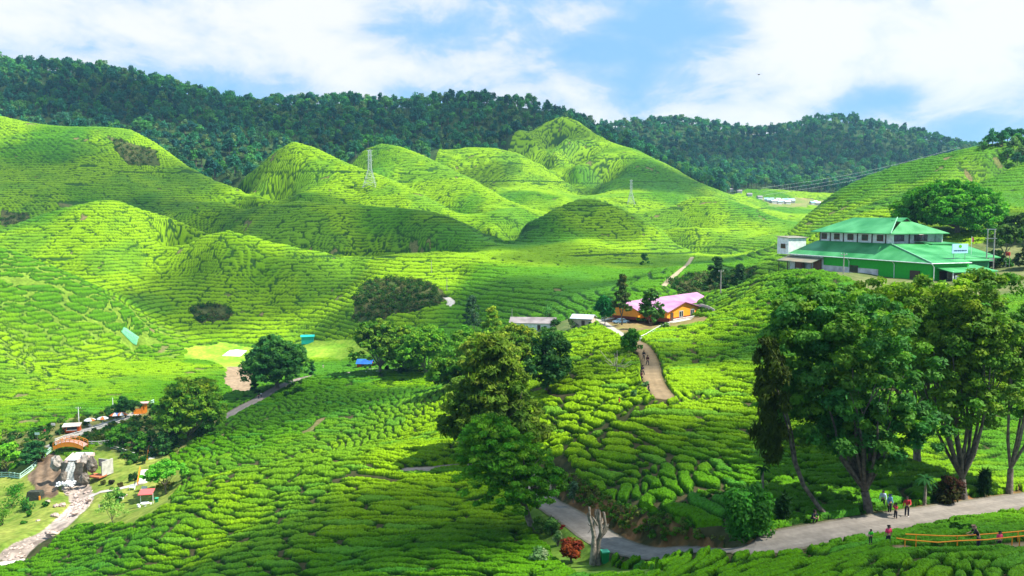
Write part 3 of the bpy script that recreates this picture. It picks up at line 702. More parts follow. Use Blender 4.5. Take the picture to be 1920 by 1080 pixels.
def crown_points(r, w, h, lobes, shape='round', dens=1.0, cl=1.0):
    """clump centres and radii for a crown of half-width w and height h, base at z = 0"""
    C, R = [], []
    for i in range(lobes):
        a = r.uniform(0, 2 * pi); q = math.sqrt((i + .5) / lobes)
        if shape == 'round':
            zc = h * (.30 + .42 * (1 - q * q)) + r.uniform(-.07, .07) * h; lr = w * r.uniform(.34, .46); lx = w * q * .66
        elif shape == 'umbrella':
            zc = h * (.55 + .25 * (1 - q * q)) + r.uniform(-.1, .06) * h; lr = w * r.uniform(.24, .36); lx = w * q * .78
        elif shape == 'cone':
            t = (i + .5) / lobes; zc = h * (.06 + .9 * t); lr = w * (.26 + .14 * (1 - t)); lx = w * (1 - t) ** .9 * .72 * r.uniform(.75, 1.1); a = i * 2.4
        else:  # vase
            zc = h * (.18 + .6 * r.random()); lr = w * r.uniform(.30, .40); lx = w * .64 * q
        o = np.array([math.cos(a) * lx, math.sin(a) * lx, zc])
        nn = max(4, int(dens * 16 * (lr / cl) ** 1.6 / 6))
        d = unit(r.normal(size=(nn, 3)) + np.array([0, 0, .3])) * lr * r.uniform(.72, 1.0, (nn, 1)) * np.array([1, 1, .72 if shape != 'cone' else .45])
        C.append(o + d); R.append(r.uniform(.7, 1.25, nn) * cl)
    return np.concatenate(C), np.concatenate(R)
def limbs(r, H0, w, zc, n, rad, stems=1, spread=.5, seg=6):
    """trunk plus limbs: the trunk splits at H0, limbs fan up to height zc and out to w"""
    parts = []; base = np.array([[0, 0, -.6], [0, 0, 0.05], [r.uniform(-.1, .1), 0, H0 * .5], [r.uniform(-.15, .15), r.uniform(-.1, .1), H0]])
    parts.append(tube(base, [rad * 1.5, rad * 1.25, rad, rad * .95], 9)); tip = base[-1]
    for i in range(n):
        a = i * 2.399 + r.uniform(-.3, .3); q = math.sqrt((i + .6) / n) * w
        e = np.array([math.cos(a) * q, math.sin(a) * q, zc * r.uniform(.85, 1.08)])
        ts = np.linspace(0, 1, seg)[:, None]
        bend = np.array([math.cos(a), math.sin(a), 0]) * w * .10
        p = tip + (e - tip) * np.concatenate([ts ** .85, ts ** .85, ts ** 1.0], 1) + bend * np.sin(ts * pi) + r.normal(size=(seg, 3)) * .06 * w * ts * (1 - ts) * 2
        parts.append(tube(p, np.linspace(rad * .52, rad * .10, seg), 6))
        for j in range(2):
            s0 = p[2 + j]; e2 = s0 + (e - tip) * r.uniform(.25, .4) + r.normal(size=3) * w * .22
            parts.append(tube(np.stack([s0, (s0 + e2) / 2 + r.normal(size=3) * .05 * w, e2]), [rad * .24, rad * .15, rad * .06], 5))
    return merge(parts)

TREES = []
def build_tree(name, label, cat, base, w, H, cb, seed, shape='round', lobes=9, dens=1.0, cl=1.0, leaf=.3, n=70, col1=(0.084,0.237,0.029), tip=None, nl=9, rad=.3, H0=None, zc=None,
               bark=None, lean=(0, 0), group=None, flat=.6, droop=0, up=.35, limb_w=.6, squash=1.0, asp=1.6):
    """a tree at `base`: crown half-width w, total height H, crown base height cb"""
    r = np.random.default_rng(seed)
    t = thing(name, label, cat, base, 0, group)
    C, R = crown_points(r, w, H - cb, lobes, shape, dens, cl)
    C[:, 2] += cb; C[:, :2] += np.array(lean) * np.clip(C[:, 2:3] / H, 0, 1); C[:, 1] *= squash
    for ax, lo_, hi_ in ((0, -w, w), (1, -w * squash, w * squash), (2, cb, H)):   # fill the measured extent
        off = lean[ax] * np.clip(C[:, 2] / H, 0, 1) if ax < 2 else 0
        q = C[:, ax] - off; rr = R * (flat if ax == 2 else 1); a_, b_ = (q - rr * .8).min(), (q + rr * .8).max()
        C[:, ax] = lo_ + (q - a_) / (b_ - a_) * (hi_ - lo_) + off
    V_, F_, cid = leaves(C, R, n, leaf, r, flat, up, asp, droop)
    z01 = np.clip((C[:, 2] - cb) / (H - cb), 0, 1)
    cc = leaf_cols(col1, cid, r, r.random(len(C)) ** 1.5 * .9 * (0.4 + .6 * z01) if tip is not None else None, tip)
    V_, cc_ = V_, cc
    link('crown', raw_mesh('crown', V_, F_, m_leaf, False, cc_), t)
    H0 = H0 or cb * .6; zc = zc or (cb + (H - cb) * .55)
    Vt, Ft = limbs(r, H0, w * limb_w, zc, nl, rad)
    k = np.clip(Vt[:, 2:3] / H, 0, 1); Vt[:, :2] += np.array(lean) * k
    link('trunk', raw_mesh('trunk', Vt, Ft, bark or m_bark, True), t)
    return t
def px_tree(name, label, cat, ub, vb, u0, u1, vt, vcb, seed, D=None, **k):
    """size a tree from its place on the land and its extent"""
    b = hit(ub, vb) if D is None else at(ub, vb, D)
    if D is not None: b[2] = zat(b[0], b[1])
    s = b[1] / 1600.0
    zt_ = at(ub, vt, b[1])[2] - b[2]; zb_ = at(ub, vcb, b[1])[2] - b[2]
    cx = ((u0 + u1) / 2 - project(*b)[0]) * s
    b2 = b.copy(); b2[2] -= .1
    return build_tree(name, label, cat, b2, (u1 - u0) / 2 * s, zt_, max(zb_, .3), seed, lean=(cx * 1.4, 0), **k)

BROAD = dict(cl=.75, leaf=.26, n=80)
px_tree('rain_tree', 'tall spreading tree with a stout forked trunk beside the four people on the road', 'tree', 1628, 962, 1402, 1756, 520, 882, 1, lobes=40, dens=.95, cl=.72, leaf=.25, n=105, shape='vase',
        col1=(0.048,0.177,0.037), tip=(0.191,0.344,0.021), nl=17, rad=.34, H0=1.9, bark=m_bark_mid, squash=.85)
px_tree('rain_tree', 'big tree with yellow green top and many upright stems right of the reddish shrub', 'tree', 1806, 934, 1640, 1905, 498, 800, 2, lobes=34, dens=.95, cl=.75, leaf=.25, n=105, shape='vase',
        col1=(0.084,0.190,0.024), tip=(0.276,0.379,0.018), nl=14, rad=.33, H0=1.9, bark=m_bark_mid, squash=.85)
px_tree('rain_tree', 'slim twin stemmed tree at the right edge of the photo beside the road', 'tree', 1892, 924, 1820, 2010, 508, 780, 3, lobes=24, dens=.9, cl=.75, leaf=.25, n=105, shape='vase',
        col1=(0.071,0.190,0.024), tip=(0.239,0.344,0.018), nl=6, rad=.28, H0=2.4, squash=.85)
px_tree('rain_tree', 'yellow topped tree standing just behind the two big roadside trees', 'tree', 1720, 872, 1560, 1860, 515, 760, 4, lobes=26, dens=1.0, cl=.85, leaf=.36, n=60, shape='vase',
        col1=(0.095,0.214,0.024), tip=(0.263,0.397,0.018), nl=9, rad=.35, H0=3)
px_tree('big_tree', 'wide dome shaped dark green tree standing behind the green roofed factory', 'tree', 1795, 452, 1682, 1892, 336, 440, 5, D=252, lobes=37, dens=1.0, cl=1.3, leaf=.62, n=46,
        col1=(0.056,0.250,0.022), tip=(0.188,0.425,0.021), nl=12, rad=.7, H0=2.5)
px_tree('roadside_tree', 'light green tree leaning over the bend where the road starts, with a grey trunk', 'tree', 1000, 992, 836, 1052, 772, 945, 6, lobes=34, dens=.9, cl=.62, leaf=.23, n=95, shape='round',
        col1=(.085,.27,.018), tip=(.26,.46,.025), nl=12, rad=.34, H0=2.6, bark=m_bark_pale, flat=.45)
px_tree('casuarina', 'large feathery conical tree at the centre of the photo above the road bend', 'tree', 932, 838, 816, 1044, 630, 834, 7, D=116, lobes=34, dens=1.0, cl=.9, leaf=.34, n=64, shape='cone',
        col1=(.060,.125,.012), tip=(.17,.24,.018), nl=7, rad=.35, H0=1.5, droop=.35, asp=2.4, flat=.5)
px_tree('dark_tree', 'dark glossy round tree just right of the feathery conical tree', 'tree', 1025, 735, 972, 1074, 612, 722, 8, lobes=20, dens=1.0, cl=.8, leaf=.36, n=56, col1=(0.029,0.106,0.029), tip=(0.090,0.200,0.036), nl=7, rad=.3)
px_tree('bushy_tree', 'olive bushy tree at the left foot of the feathery conical tree', 'tree', 868, 822, 826, 925, 700, 815, 9, D=124, lobes=18, dens=1.0, cl=.8, leaf=.34, n=56, col1=(0.095,0.214,0.029), tip=(0.307,0.362,0.036), nl=7, rad=.25)
px_tree('lane_tree', 'spreading dark tree beside the blue roofed hut', 'tree', 712, 700, 658, 778, 598, 678, 10, lobes=27, dens=1.0, cl=1.15, leaf=.58, n=44, col1=(0.071,0.203,0.019), tip=(0.217,0.307,0.018), nl=9, rad=.5, bark=m_bark_pale)
px_tree('lane_tree', 'round green tree second along the lane from the blue roofed hut', 'tree', 800, 702, 738, 856, 606, 690, 11, lobes=23, dens=1.0, cl=1.1, leaf=.56, n=44, col1=(0.084,0.249,0.019), tip=(0.217,0.380,0.018), nl=9, rad=.45, bark=m_bark_pale)
px_tree('lane_tree', 'tall leafy tree third along the lane, left of the feathery conical tree', 'tree', 868, 728, 812, 925, 612, 722, 12, D=205, lobes=23, dens=1.0, cl=1.0, leaf=.50, n=48, col1=(0.084,0.237,0.019), tip=(0.181,0.344,0.018), nl=9, rad=.4)
px_tree('lane_tree', 'yellow green tree behind the top of the feathery conical tree', 'tree', 915, 700, 850, 985, 618, 700, 13, D=178, lobes=20, dens=1.0, cl=.95, leaf=.44, n=48, col1=(0.119,0.237,0.024), tip=(0.326,0.344,0.021), nl=7, rad=.35)
px_tree('lane_tree', 'broad green tree between the first two lane trees, set behind them', 'tree', 758, 690, 700, 830, 610, 684, 61, D=262, lobes=24, dens=1.0, cl=1.1, leaf=.56, n=44, col1=(0.075,0.225,0.018), tip=(0.250,0.350,0.018), nl=7, rad=.4)
px_tree('lane_tree', 'dark leafy tree low on the bank where the lane trees meet the conical tree', 'tree', 845, 735, 796, 900, 650, 730, 62, D=188, lobes=22, dens=1.0, cl=.95, leaf=.46, n=46, col1=(0.062,0.200,0.018), tip=(0.200,0.325,0.018), nl=7, rad=.35)
px_tree('lane_tree', 'yellowish round tree directly behind the tip of the feathery conical tree', 'tree', 965, 700, 905, 1030, 606, 690, 63, D=186, lobes=22, dens=1.0, cl=.95, leaf=.46, n=46, col1=(0.088,0.200,0.018), tip=(0.300,0.338,0.018), nl=7, rad=.35)
px_tree('cypress_tree', 'small pointed light green conifer in front of the grey roofed house', 'tree', 925, 640, 902, 950, 574, 625, 14, D=225, lobes=14, cl=.7, leaf=.42, n=40, shape='cone', col1=(0.143,0.285,0.024), tip=(0.326,0.380,0.021), nl=3, rad=.2)
px_tree('pine_tree', 'dark grey green conifer left of the small pointed conifer', 'tree', 890, 632, 866, 914, 553, 612, 15, D=300, lobes=14, cl=1.0, leaf=.5, n=40, shape='cone', col1=(0.053,0.119,0.053), nl=3, rad=.2)
px_tree('banyan_tree', 'huge round dark tree left of the lane by the bare patch of earth', 'tree', 520, 728, 450, 578, 627, 712, 16, lobes=34, dens=1.1, cl=1.3, leaf=.62, n=44, col1=(0.037,0.154,0.034), tip=(0.109,0.254,0.021), nl=12, rad=.6, H0=1.8)
px_tree('garden_tree', 'wide yellow green tree above the garden steps beside the lower lane', 'tree', 352, 828, 288, 434, 704, 812, 17, lobes=30, dens=1.0, cl=1.05, leaf=.5, n=48, col1=(0.084,0.237,0.019), tip=(0.307,0.399,0.021), nl=9, rad=.4)
px_tree('small_tree', 'small dark round tree behind the striped umbrellas', 'tree', 236, 786, 204, 266, 742, 776, 18, lobes=8, cl=.75, leaf=.42, n=44, col1=(0.043,0.143,0.029), nl=5, rad=.2)
px_tree('cypress_tree', 'small dark column shaped conifer beside the lane left of the blue roofed hut', 'tree', 586, 707, 579, 593, 676, 706, 19, lobes=9, cl=.5, leaf=.4, n=36, shape='cone', col1=(0.029,0.119,0.034), nl=2, rad=.12)
px_tree('cypress_tree', 'dark column shaped conifer under the left side of the huge round dark tree', 'tree', 478, 738, 468, 490, 704, 737, 20, lobes=9, cl=.6, leaf=.4, n=36, shape='cone', col1=(0.029,0.106,0.034), nl=2, rad=.12)
px_tree('pine_tree', 'tall slender dark pine in front of the left wing of the orange house', 'tree', 1166, 590, 1146, 1186, 513, 582, 21, lobes=20, cl=.62, leaf=.42, n=40, shape='cone', col1=(0.053,0.119,0.029), tip=(0.128,0.145,0.036), nl=5, rad=.2, D=216)
px_tree('garden_tree', 'loose dark tree in front of the pink roof of the orange house', 'tree', 1222, 622, 1194, 1248, 538, 604, 22, D=205, lobes=15, cl=.7, leaf=.42, n=36, col1=(0.053,0.154,0.029), tip=(0.109,0.217,0.036), nl=6, rad=.16)
px_tree('garden_tree', 'round dark green tree below the parked car at the top of the footpath', 'tree', 1184, 664, 1162, 1206, 614, 656, 23, lobes=13, cl=.6, leaf=.34, n=50, col1=(0.053,0.190,0.024), tip=(0.109,0.290,0.021), nl=5, rad=.14)
px_tree('banana_clump', 'dark glossy clump of broad leaves left of the orange house', 'plant', 1134, 598, 1116, 1152, 556, 592, 24, D=222, lobes=8, cl=.6, leaf=.85, n=26, col1=(0.024,0.166,0.048), nl=4, rad=.1, asp=2.6)
px_tree('pine_tree', 'dark shaggy conifer beyond the tea ridge left of the factory', 'tree', 1346, 548, 1322, 1370, 480, 542, 25, D=262, lobes=15, cl=.8, leaf=.5, n=44, shape='cone', col1=(0.034,0.095,0.029), tip=(0.054,0.145,0.036), nl=4, rad=.25)
px_tree('pine_tree', 'shorter dark conifer beyond the tea ridge, nearest the factory', 'tree', 1386, 545, 1368, 1404, 494, 538, 26, D=258, lobes=13, cl=.8, leaf=.5, n=44, shape='cone', col1=(0.034,0.095,0.029), tip=(0.054,0.145,0.036), nl=4, rad=.25)
px_tree('small_tree', 'lone small tree on the bright middle slope above the orange house', 'tree', 1208, 500, 1198, 1217, 473, 497, 27, lobes=6, cl=.8, leaf=.6, n=30, col1=(0.048,0.166,0.029), nl=3, rad=.15)
px_tree('shade_tree', 'low umbrella shaped tree on the lawn behind the picnic table', 'tree', 311, 928, 268, 352, 860, 895, 28, shape='umbrella', lobes=14, cl=.6, leaf=.4, n=46, col1=(0.119,0.380,0.029), tip=(0.181,0.471,0.027), nl=7, rad=.16)
px_tree('shade_tree', 'bright green garden tree at the left edge above the mint green railing', 'tree', 14, 893, -14, 48, 828, 872, 29, lobes=10, cl=.7, leaf=.42, n=46, col1=(0.143,0.404,0.024), tip=(0.271,0.508,0.021), nl=5, rad=.16)
px_tree('small_tree', 'dark leafy tree left of the orange arched bridge', 'tree', 62, 872, 36, 92, 826, 868, 30, lobes=9, cl=.7, leaf=.42, n=46, col1=(0.037,0.143,0.035), nl=5, rad=.16)
px_tree('small_tree', 'leafy green tree right of the arched bridge above the mint green railing', 'tree', 226, 842, 198, 252, 796, 838, 31, lobes=9, cl=.7, leaf=.42, n=46, col1=(0.071,0.261,0.024), tip=(0.181,0.399,0.021), nl=5, rad=.16)
px_tree('small_tree', 'narrow green tree beside the top of the garden steps', 'tree', 268, 850, 255, 284, 808, 846, 32, lobes=8, cl=.6, leaf=.4, n=42, col1=(0.084,0.261,0.024), nl=4, rad=.14)
px_tree('small_tree', 'dark narrow tree left of the trunk of the wide yellow green tree', 'tree', 305, 855, 292, 322, 808, 850, 33, lobes=8, cl=.6, leaf=.4, n=42, col1=(0.043,0.143,0.029), nl=4, rad=.14)
px_tree('thin_tree', 'thin scraggly pale leaved tree on the stream bank', 'tree', 212, 982, 184, 238, 915, 968, 34, lobes=9, cl=.55, leaf=.24, n=20, col1=(0.237,0.404,0.071), nl=7, rad=.09)
px_tree('small_tree', 'dark bushy tree next to the thin pale tree by the lower walk', 'tree', 218, 945, 203, 232, 912, 940, 35, lobes=6, cl=.55, leaf=.34, n=44, col1=(0.060,0.190,0.029), nl=4, rad=.1)
for i, (ub, vb, u0, u1, vt, vcb, D, c1, tp, lb) in enumerate([
    (1905,505,1868,1950,398,470,232,(.022,.065,.010),(.07,.12,.012),'dark tree right of the wide dome shaped tree behind the factory'),
    (1880,480,1855,1915,420,462,205,(.05,.12,.02),(.12,.22,.03),'light green tree right of the double utility pole'),
    (1925,520,1900,1970,440,505,190,(.06,.09,.025),(.12,.13,.03),'brownish green tree at the right edge level with the factory wall'),
    (1855,500,1835,1880,468,498,198,(.02,.06,.012),None,'low dark tree between the double utility pole and the factory sign')]):
    px_tree('hedge_tree', lb, 'tree', ub, vb, u0, u1, vt, vcb, 50 + i, D=D, lobes=9, cl=.9, leaf=.5, n=44, col1=c1, tip=tp, nl=6, rad=.22)

# leaning double stem with a dark hanging crown at its foot of the big tree
def leaning():
    b = hit(1562, 974); s = b[1] / 1600
    t = thing('leaning_tree', 'thin pale double stem leaning left under the big roadside tree with a dark hanging crown', 'tree', b)
    p = []
    for off in (0, .35):
        q = [at(u, v, b[1] + off) - b for u, v in ((1562, 974), (1535, 948), (1505, 905), (1488, 860), (1478, 800), (1462, 745), (1450, 690))]
        if off: q = [a + np.array([.45 * i / 6 + .1, .3, -.1 * i]) for i, a in enumerate(q[:6])]
        p.append(tube(np.array(q) - (0, 0, .15), np.linspace(.17, .06, len(q)), 7))
    link('trunk', raw_mesh('trunk', *merge(p), m_bark_mid, True), t)
    r = np.random.default_rng(77); n = 90; zz = r.random(n)
    c0 = at(1444, 640, b[1]) - b; c1 = at(1446, 860, b[1]) - b
    C = c0 + (c1 - c0) * zz[:, None] + r.normal(size=(n, 3)) * np.array([.55, .6, .2]) * (0.35 + np.sin(zz * pi))[:, None]
    V_, F_, cid = leaves(C, r.uniform(.35, .6, n), 60, .24, r, 1.0, 0, 2.2, .8)
    link('crown', raw_mesh('crown', V_, F_, m_leaf, False, leaf_cols((.045, .07, .010), cid, r)), t)
leaning()

# pollarded dead tree
def pollard():
    b = hit(1120, 1058); t = thing('dead_tree', 'leafless cut back grey tree beside the green bin with lopped upright branches', 'tree', b)
    A = lambda u, v, dy=0: at(u, v, b[1] + dy) - b
    W = lambda *p: np.array([A(*q) for q in p])
    br = [(W((1111,1058),(1113,1030),(1114,1005),(1110,985)),(.30,.24,.20,.16)), (W((1122,1058,.2),(1120,1035,.2),(1122,1015,.1),(1127,1000)),(.28,.22,.2,.17)),
          (W((1110,985),(1106,970),(1105,950)),(.13,.10,.08)),(W((1112,990),(1118,970),(1122,955)),(.15,.13,.11)),(W((1127,1000),(1124,975),(1123,957)),(.17,.16,.14)),
          (W((1127,1000),(1136,985),(1132,960)),(.13,.10,.10)),(W((1127,1003),(1137,990),(1141,982)),(.12,.10,.08)),(W((1124,1010),(1134,1000),(1141,990)),(.12,.08,.04)),
          (W((1110,985),(1104,975),(1101,962)),(.09,.07,.05)),(W((1114,1000),(1108,992),(1102,1000)),(.06,.04,.02)),(W((1112,985),(1104,985),(1102,980)),(.05,.03,.02)),
          (W((1118,975),(1116,962),(1117,955)),(.10,.08,.07)),(W((1120,985,-.5),(1115,975,-.8),(1110,968,-1)),(.09,.07,.05)),(W((1122,990,.6),(1130,978,.9),(1128,970,1)),(.09,.07,.05))]
    link('trunk', raw_mesh('trunk', *merge([tube(p, r_, 8) for p, r_ in br]), m_bark_pale, True), t)
pollard()
def bare_tree():
    b = hit(1157, 702); t = thing('bare_tree', 'small bleached bare tree among the tea bushes below the car', 'tree', b); r = np.random.default_rng(5); P_ = [tube(np.array([[0,0,-.2],[0,0,1.],[-.3,0,1.6]]), [.12,.1,.08], 6)]
    for i in range(16):
        a = r.uniform(0, 2 * pi); e = np.array([math.cos(a) * r.uniform(1, 3), math.sin(a) * 1.5, r.uniform(1.8, 4.0)]); P_.append(tube(np.array([[-.2,0,1.3],(e + [0, 0, .4]) * .55,e]), [.07,.05,.03], 5))
    link('trunk', raw_mesh('trunk', *merge(P_), mat('bleached_wood', (.42,.36,.30), rough=.9, var=.2), True), t)
    V_, F_, cid = leaves(r.uniform([-2.5, -1, 1.8], [2.5, 1, 3.8], (12, 3)), np.full(12, .4), 14, .2, r)
    link('crown', raw_mesh('crown', V_, F_, m_leaf, False, leaf_cols((.12, .18, .05), cid, r)), t)
bare_tree()

# ------------------------------------------------------------------ shrubs
def shrub(name, label, u, v, w, h, c1, tip=None, leaf=.2, n=50, seed=0, D=None, flat=.8, asp=1.6, droop=0, group=None, cat='bush', k=10):
    b = hit(u, v) if D is None else at(u, v, D)
    if D is not None: b[2] = zat(b[0], b[1])
    s = b[1] / 1600; r = np.random.default_rng(seed + 900); w *= s / 2; h *= s
    a = r.uniform(0, 2 * pi, k); q = np.sqrt(r.random(k)) * w * .62
    C = np.stack([np.cos(a) * q, np.sin(a) * q, h * r.uniform(.14, .30 + .50 * (1 - (q / w) ** 2))], -1)
    V_, F_, cid = leaves(C, np.full(k, min(w, h) * .48), n, leaf, r, flat, .2, asp, droop)
    t = thing(name, label, cat, b, 0, group)
    link('leaves', raw_mesh('leaves', V_, F_, m_leaf, False, leaf_cols(c1, cid, r, r.random(k) if tip else None, tip)), t)
    st = [tube(np.array([[0, 0, -.15], c * [.4, .4, .5], c]), [.05 + .01 * h, .04, .02], 5) for c in C[:5]]
    link('stem', raw_mesh('stem', *merge(st), m_bark, True), t)
    return t
shrub('flowering_shrub', 'large bright green shrub with red blossoms on the bank right of the road bend', 1402, 1008, 100, 118, (.03,.13,.015), (.06,.22,.02), leaf=.24, n=200, seed=1, k=44)
r_ = np.random.default_rng(3); sh_b = hit(1402, 1008)
fl = shrub('round_bush', 'left round spiky leaved bush under the trunk of the leaning roadside tree', 1013, 998, 30, 40, (.05,.14,.02), (.12,.24,.05), leaf=.2, n=120, seed=2, asp=2.6)
shrub('round_bush', 'right round spiky leaved bush beside the road bend', 1034, 1004, 30, 42, (.06,.16,.03), (.16,.28,.06), leaf=.2, n=130, seed=3, asp=2.6)
shrub('red_shrub', 'dark red leaved shrub beside the road left of the dead tree', 1071, 1050, 48, 50, (.14,.022,.010), (.24,.06,.012), leaf=.2, n=120, seed=4, k=16)
shrub('red_shrub', 'smaller crimson plant behind the dark red shrub', 1053, 1000, 20, 24, (.20,.02,.02), None, leaf=.16, n=60, seed=5, k=7)
shrub('pale_shrub', 'pale variegated shrub between the round bushes and the dark red shrub', 1046, 1022, 22, 34, (.10,.22,.06), (.3,.38,.16), leaf=.16, n=90, seed=6)
shrub('white_flower_bush', 'bush with white trumpet flowers below the round spiky bushes', 1014, 1054, 46, 32, (.05,.17,.03), (.30,.38,.20), leaf=.18, n=80, seed=7, k=12)
shrub('dark_red_shrub', 'dark maroon shrub between the slim trunk and the second big tree', 1776, 944, 60, 64, (.045,.018,.010), (.05,.06,.012), leaf=.2, n=130, seed=8, k=18)
shrub('fern_plant', 'spiky pale stemmed plant above the orange bank beside the road bend', 1075, 940, 20, 48, (.05,.12,.05), (.16,.24,.14), leaf=.2, n=60, seed=9, asp=3, flat=1.4)
shrub('thin_plant', 'tall thin dark plant right of the large flowering shrub', 1466, 980, 22, 66, (.015,.05,.012), None, leaf=.3, n=60, seed=10, asp=3.4, flat=1.6, droop=.3)
shrub('thin_plant', 'drooping thin dark plant beside the second big tree', 1846, 930, 24, 70, (.015,.045,.010), None, leaf=.28, n=60, seed=11, asp=3.4, flat=1.6, droop=.5)
shrub('topiary', 'tall clipped ivy covered post beside the footpath', 1188, 752, 14, 24, (.06,.16,.04), (.12,.26,.08), leaf=.2, n=50, seed=12, flat=1.4)
shrub('topiary', 'small pale green bush at the edge of the footpath', 1210, 728, 14, 16, (.06,.18,.05), (.2,.34,.14), leaf=.2, n=50, seed=13)
k_ = 0
for (u, v, w, h, c1, tp, lb) in [
    (20,952,50,40,(.03,.13,.012),(.07,.24,.015),'large leafy bush at the left edge below the mint green railing'),(50,958,36,34,(.02,.10,.015),(.05,.20,.02),'bush beside the dark cave opening on the left lawn'),
    (5,985,40,40,(.04,.15,.012),(.10,.26,.015),'lowest leafy bush at the left edge'),(28,925,40,26,(.03,.14,.012),(.08,.25,.015),'leafy bush just under the mint green railing'),
    (85,950,14,12,(.03,.12,.012),None,'small round bush below the slab of rock'),(56,968,12,14,(.04,.15,.012),None,'small round shrub in the middle of the left lawn'),(45,983,12,8,(.04,.15,.012),None,'tiny low bush on the left lawn'),
    (244,903,10,22,(.02,.09,.012),None,'slim dark bush left of the garden steps'),(252,900,16,14,(.03,.08,.02),None,'low bush at the foot of the garden steps'),(226,912,12,8,(.08,.07,.02),None,'brownish low bush by the lower walk'),
    (209,908,12,12,(.05,.05,.03),None,'dark spiky bush on the slope by the lower walk'),(194,908,12,9,(.08,.09,.02),None,'olive low bush on the slope by the waterfall'),(272,870,20,22,(.02,.10,.01),None,'dark rounded bush beside the garden steps'),
    (255,815,18,20,(.06,.16,.01),(.12,.25,.02),'light bush below the umbrellas'),(280,805,20,24,(.04,.12,.01),None,'bush at the foot of the orange pavilion'),(288,780,16,18,(.04,.13,.01),None,'bush beside the orange pavilion'),
    (310,915,60,14,(.12,.11,.02),(.18,.18,.02),'low clipped golden hedge behind the picnic lawn'),(100,838,14,16,(.02,.08,.01),None,'dark bush at the left end of the arched bridge'),(76,868,24,22,(.10,.05,.02),(.04,.1,.02),'rusty brown bush inside the mint green railing'),
    (655,690,10,8,(.02,.08,.015),None,'clipped ball bush left of the blue roofed hut'),(690,692,16,12,(.02,.09,.015),None,'clipped bush in front of the blue roofed hut'),(703,689,14,11,(.03,.09,.015),None,'clipped bush right of the blue roofed hut'),(725,695,12,12,(.015,.06,.012),None,'dark bush under the tree by the blue roofed hut'),
    (755,700,26,16,(.015,.07,.012),None,'dark hedge bush at the foot of the second lane tree'),(560,735,26,14,(.02,.08,.012),None,'dark bush on the bank under the huge round tree'),(540,742,20,10,(.02,.08,.012),None,'low dark bush beside the lane under the huge round tree'),
    (1245,618,20,16,(.05,.14,.03),(.2,.25,.1),'pale leafy bush below the porch of the orange house'),(1195,600,22,14,(.05,.16,.02),(.14,.28,.04),'light green bush above the parked car'),(1178,592,20,10,(.05,.18,.02),None,'bush behind the parked car'),
    (1075,618,34,26,(.03,.09,.02),(.06,.12,.03),'dark bush left of the small grey roofed hut'),(1040,612,26,14,(.03,.10,.02),None,'bush beside the large grey roof'),(1030,592,40,24,(.05,.18,.03),(.12,.3,.05),'tall grass like plants behind the large grey roof'),
    (1885,500,30,20,(.03,.14,.02),(.08,.26,.04),'bright bush below the red water tank'),(1862,520,34,22,(.07,.12,.01),(.2,.24,.02),'yellowish bush at the foot of the double utility pole'),(1795,530,30,18,(.07,.13,.01),(.2,.26,.02),'yellowish bush at the right end of the factory'),
    (1720,528,36,20,(.05,.10,.01),(.14,.18,.02),'bush in front of the green factory wall'),(1680,530,26,22,(.05,.10,.01),(.14,.18,.02),'tall bush in front of the white factory wall'),
    (1812,1002,90,16,(.03,.10,.012),None,'long low hedge along the near edge of the road')]:
    k_ += 1
    shrub('round_bush' if w < 30 else 'leafy_bush', lb, u, v, w, h, c1, tp, leaf=.28 if v > 700 else .4, n=46, seed=100 + k_, D=198 if (u > 1660 and v < 540) else None)
def palm(label, u, v, h, w, seed, c1=(.02,.09,.02), D=None):
    b = hit(u, v); s = b[1] / 1600; h *= s; w *= s / 2; r = np.random.default_rng(seed)
    t = thing('palm', label, 'palm', b)
    link('trunk', raw_mesh('trunk', *tube(np.array([[0, 0, -.2], [.05, 0, h * .5], [0, 0, h * .8]]), [.16, .11, .09], 7), m_bark_pale, True), t)
    V_, F_ = [], []; o = 0
    for i in range(20):
        a = i * 2.4; el = r.uniform(-.2, 1.1); pts = []
        for k in range(6):
            q = k / 5; pts.append(np.array([math.cos(a) * w * q * math.cos(el * .6), math.sin(a) * w * q * math.cos(el * .6), h * .8 + w * (math.sin(el) * q - .75 * q * q) + h * .08]))
        pts = np.array(pts); side = np.array([-math.sin(a), math.cos(a), 0]); ww = np.array([.06, .16, .2, .18, .12, .02]) * w * .7
        vv = np.concatenate([pts + side * ww[:, None] - [0, 0, .04], pts - side * ww[:, None] - [0, 0, .04]]); 
        ff = [[k, k + 1, k + 7, k + 6] for k in range(5)]; V_.append(vv); F_.append(np.array(ff) + o); o += 12
    link('fronds', raw_mesh('fronds', np.concatenate(V_), np.concatenate(F_), m_leaf, False, np.tile(np.array(c1, np.float32), (o, 1))), t)
palm('small palm with a thin straight trunk right of the four people', 1733, 948, 62, 46, 1)
palm('dark spiky palm behind the large flowering shrub', 1428, 960, 100, 36, 2, (.015, .06, .015))
palm('spiky palm in the garden below the terraces', 247, 838, 30, 26, 3)

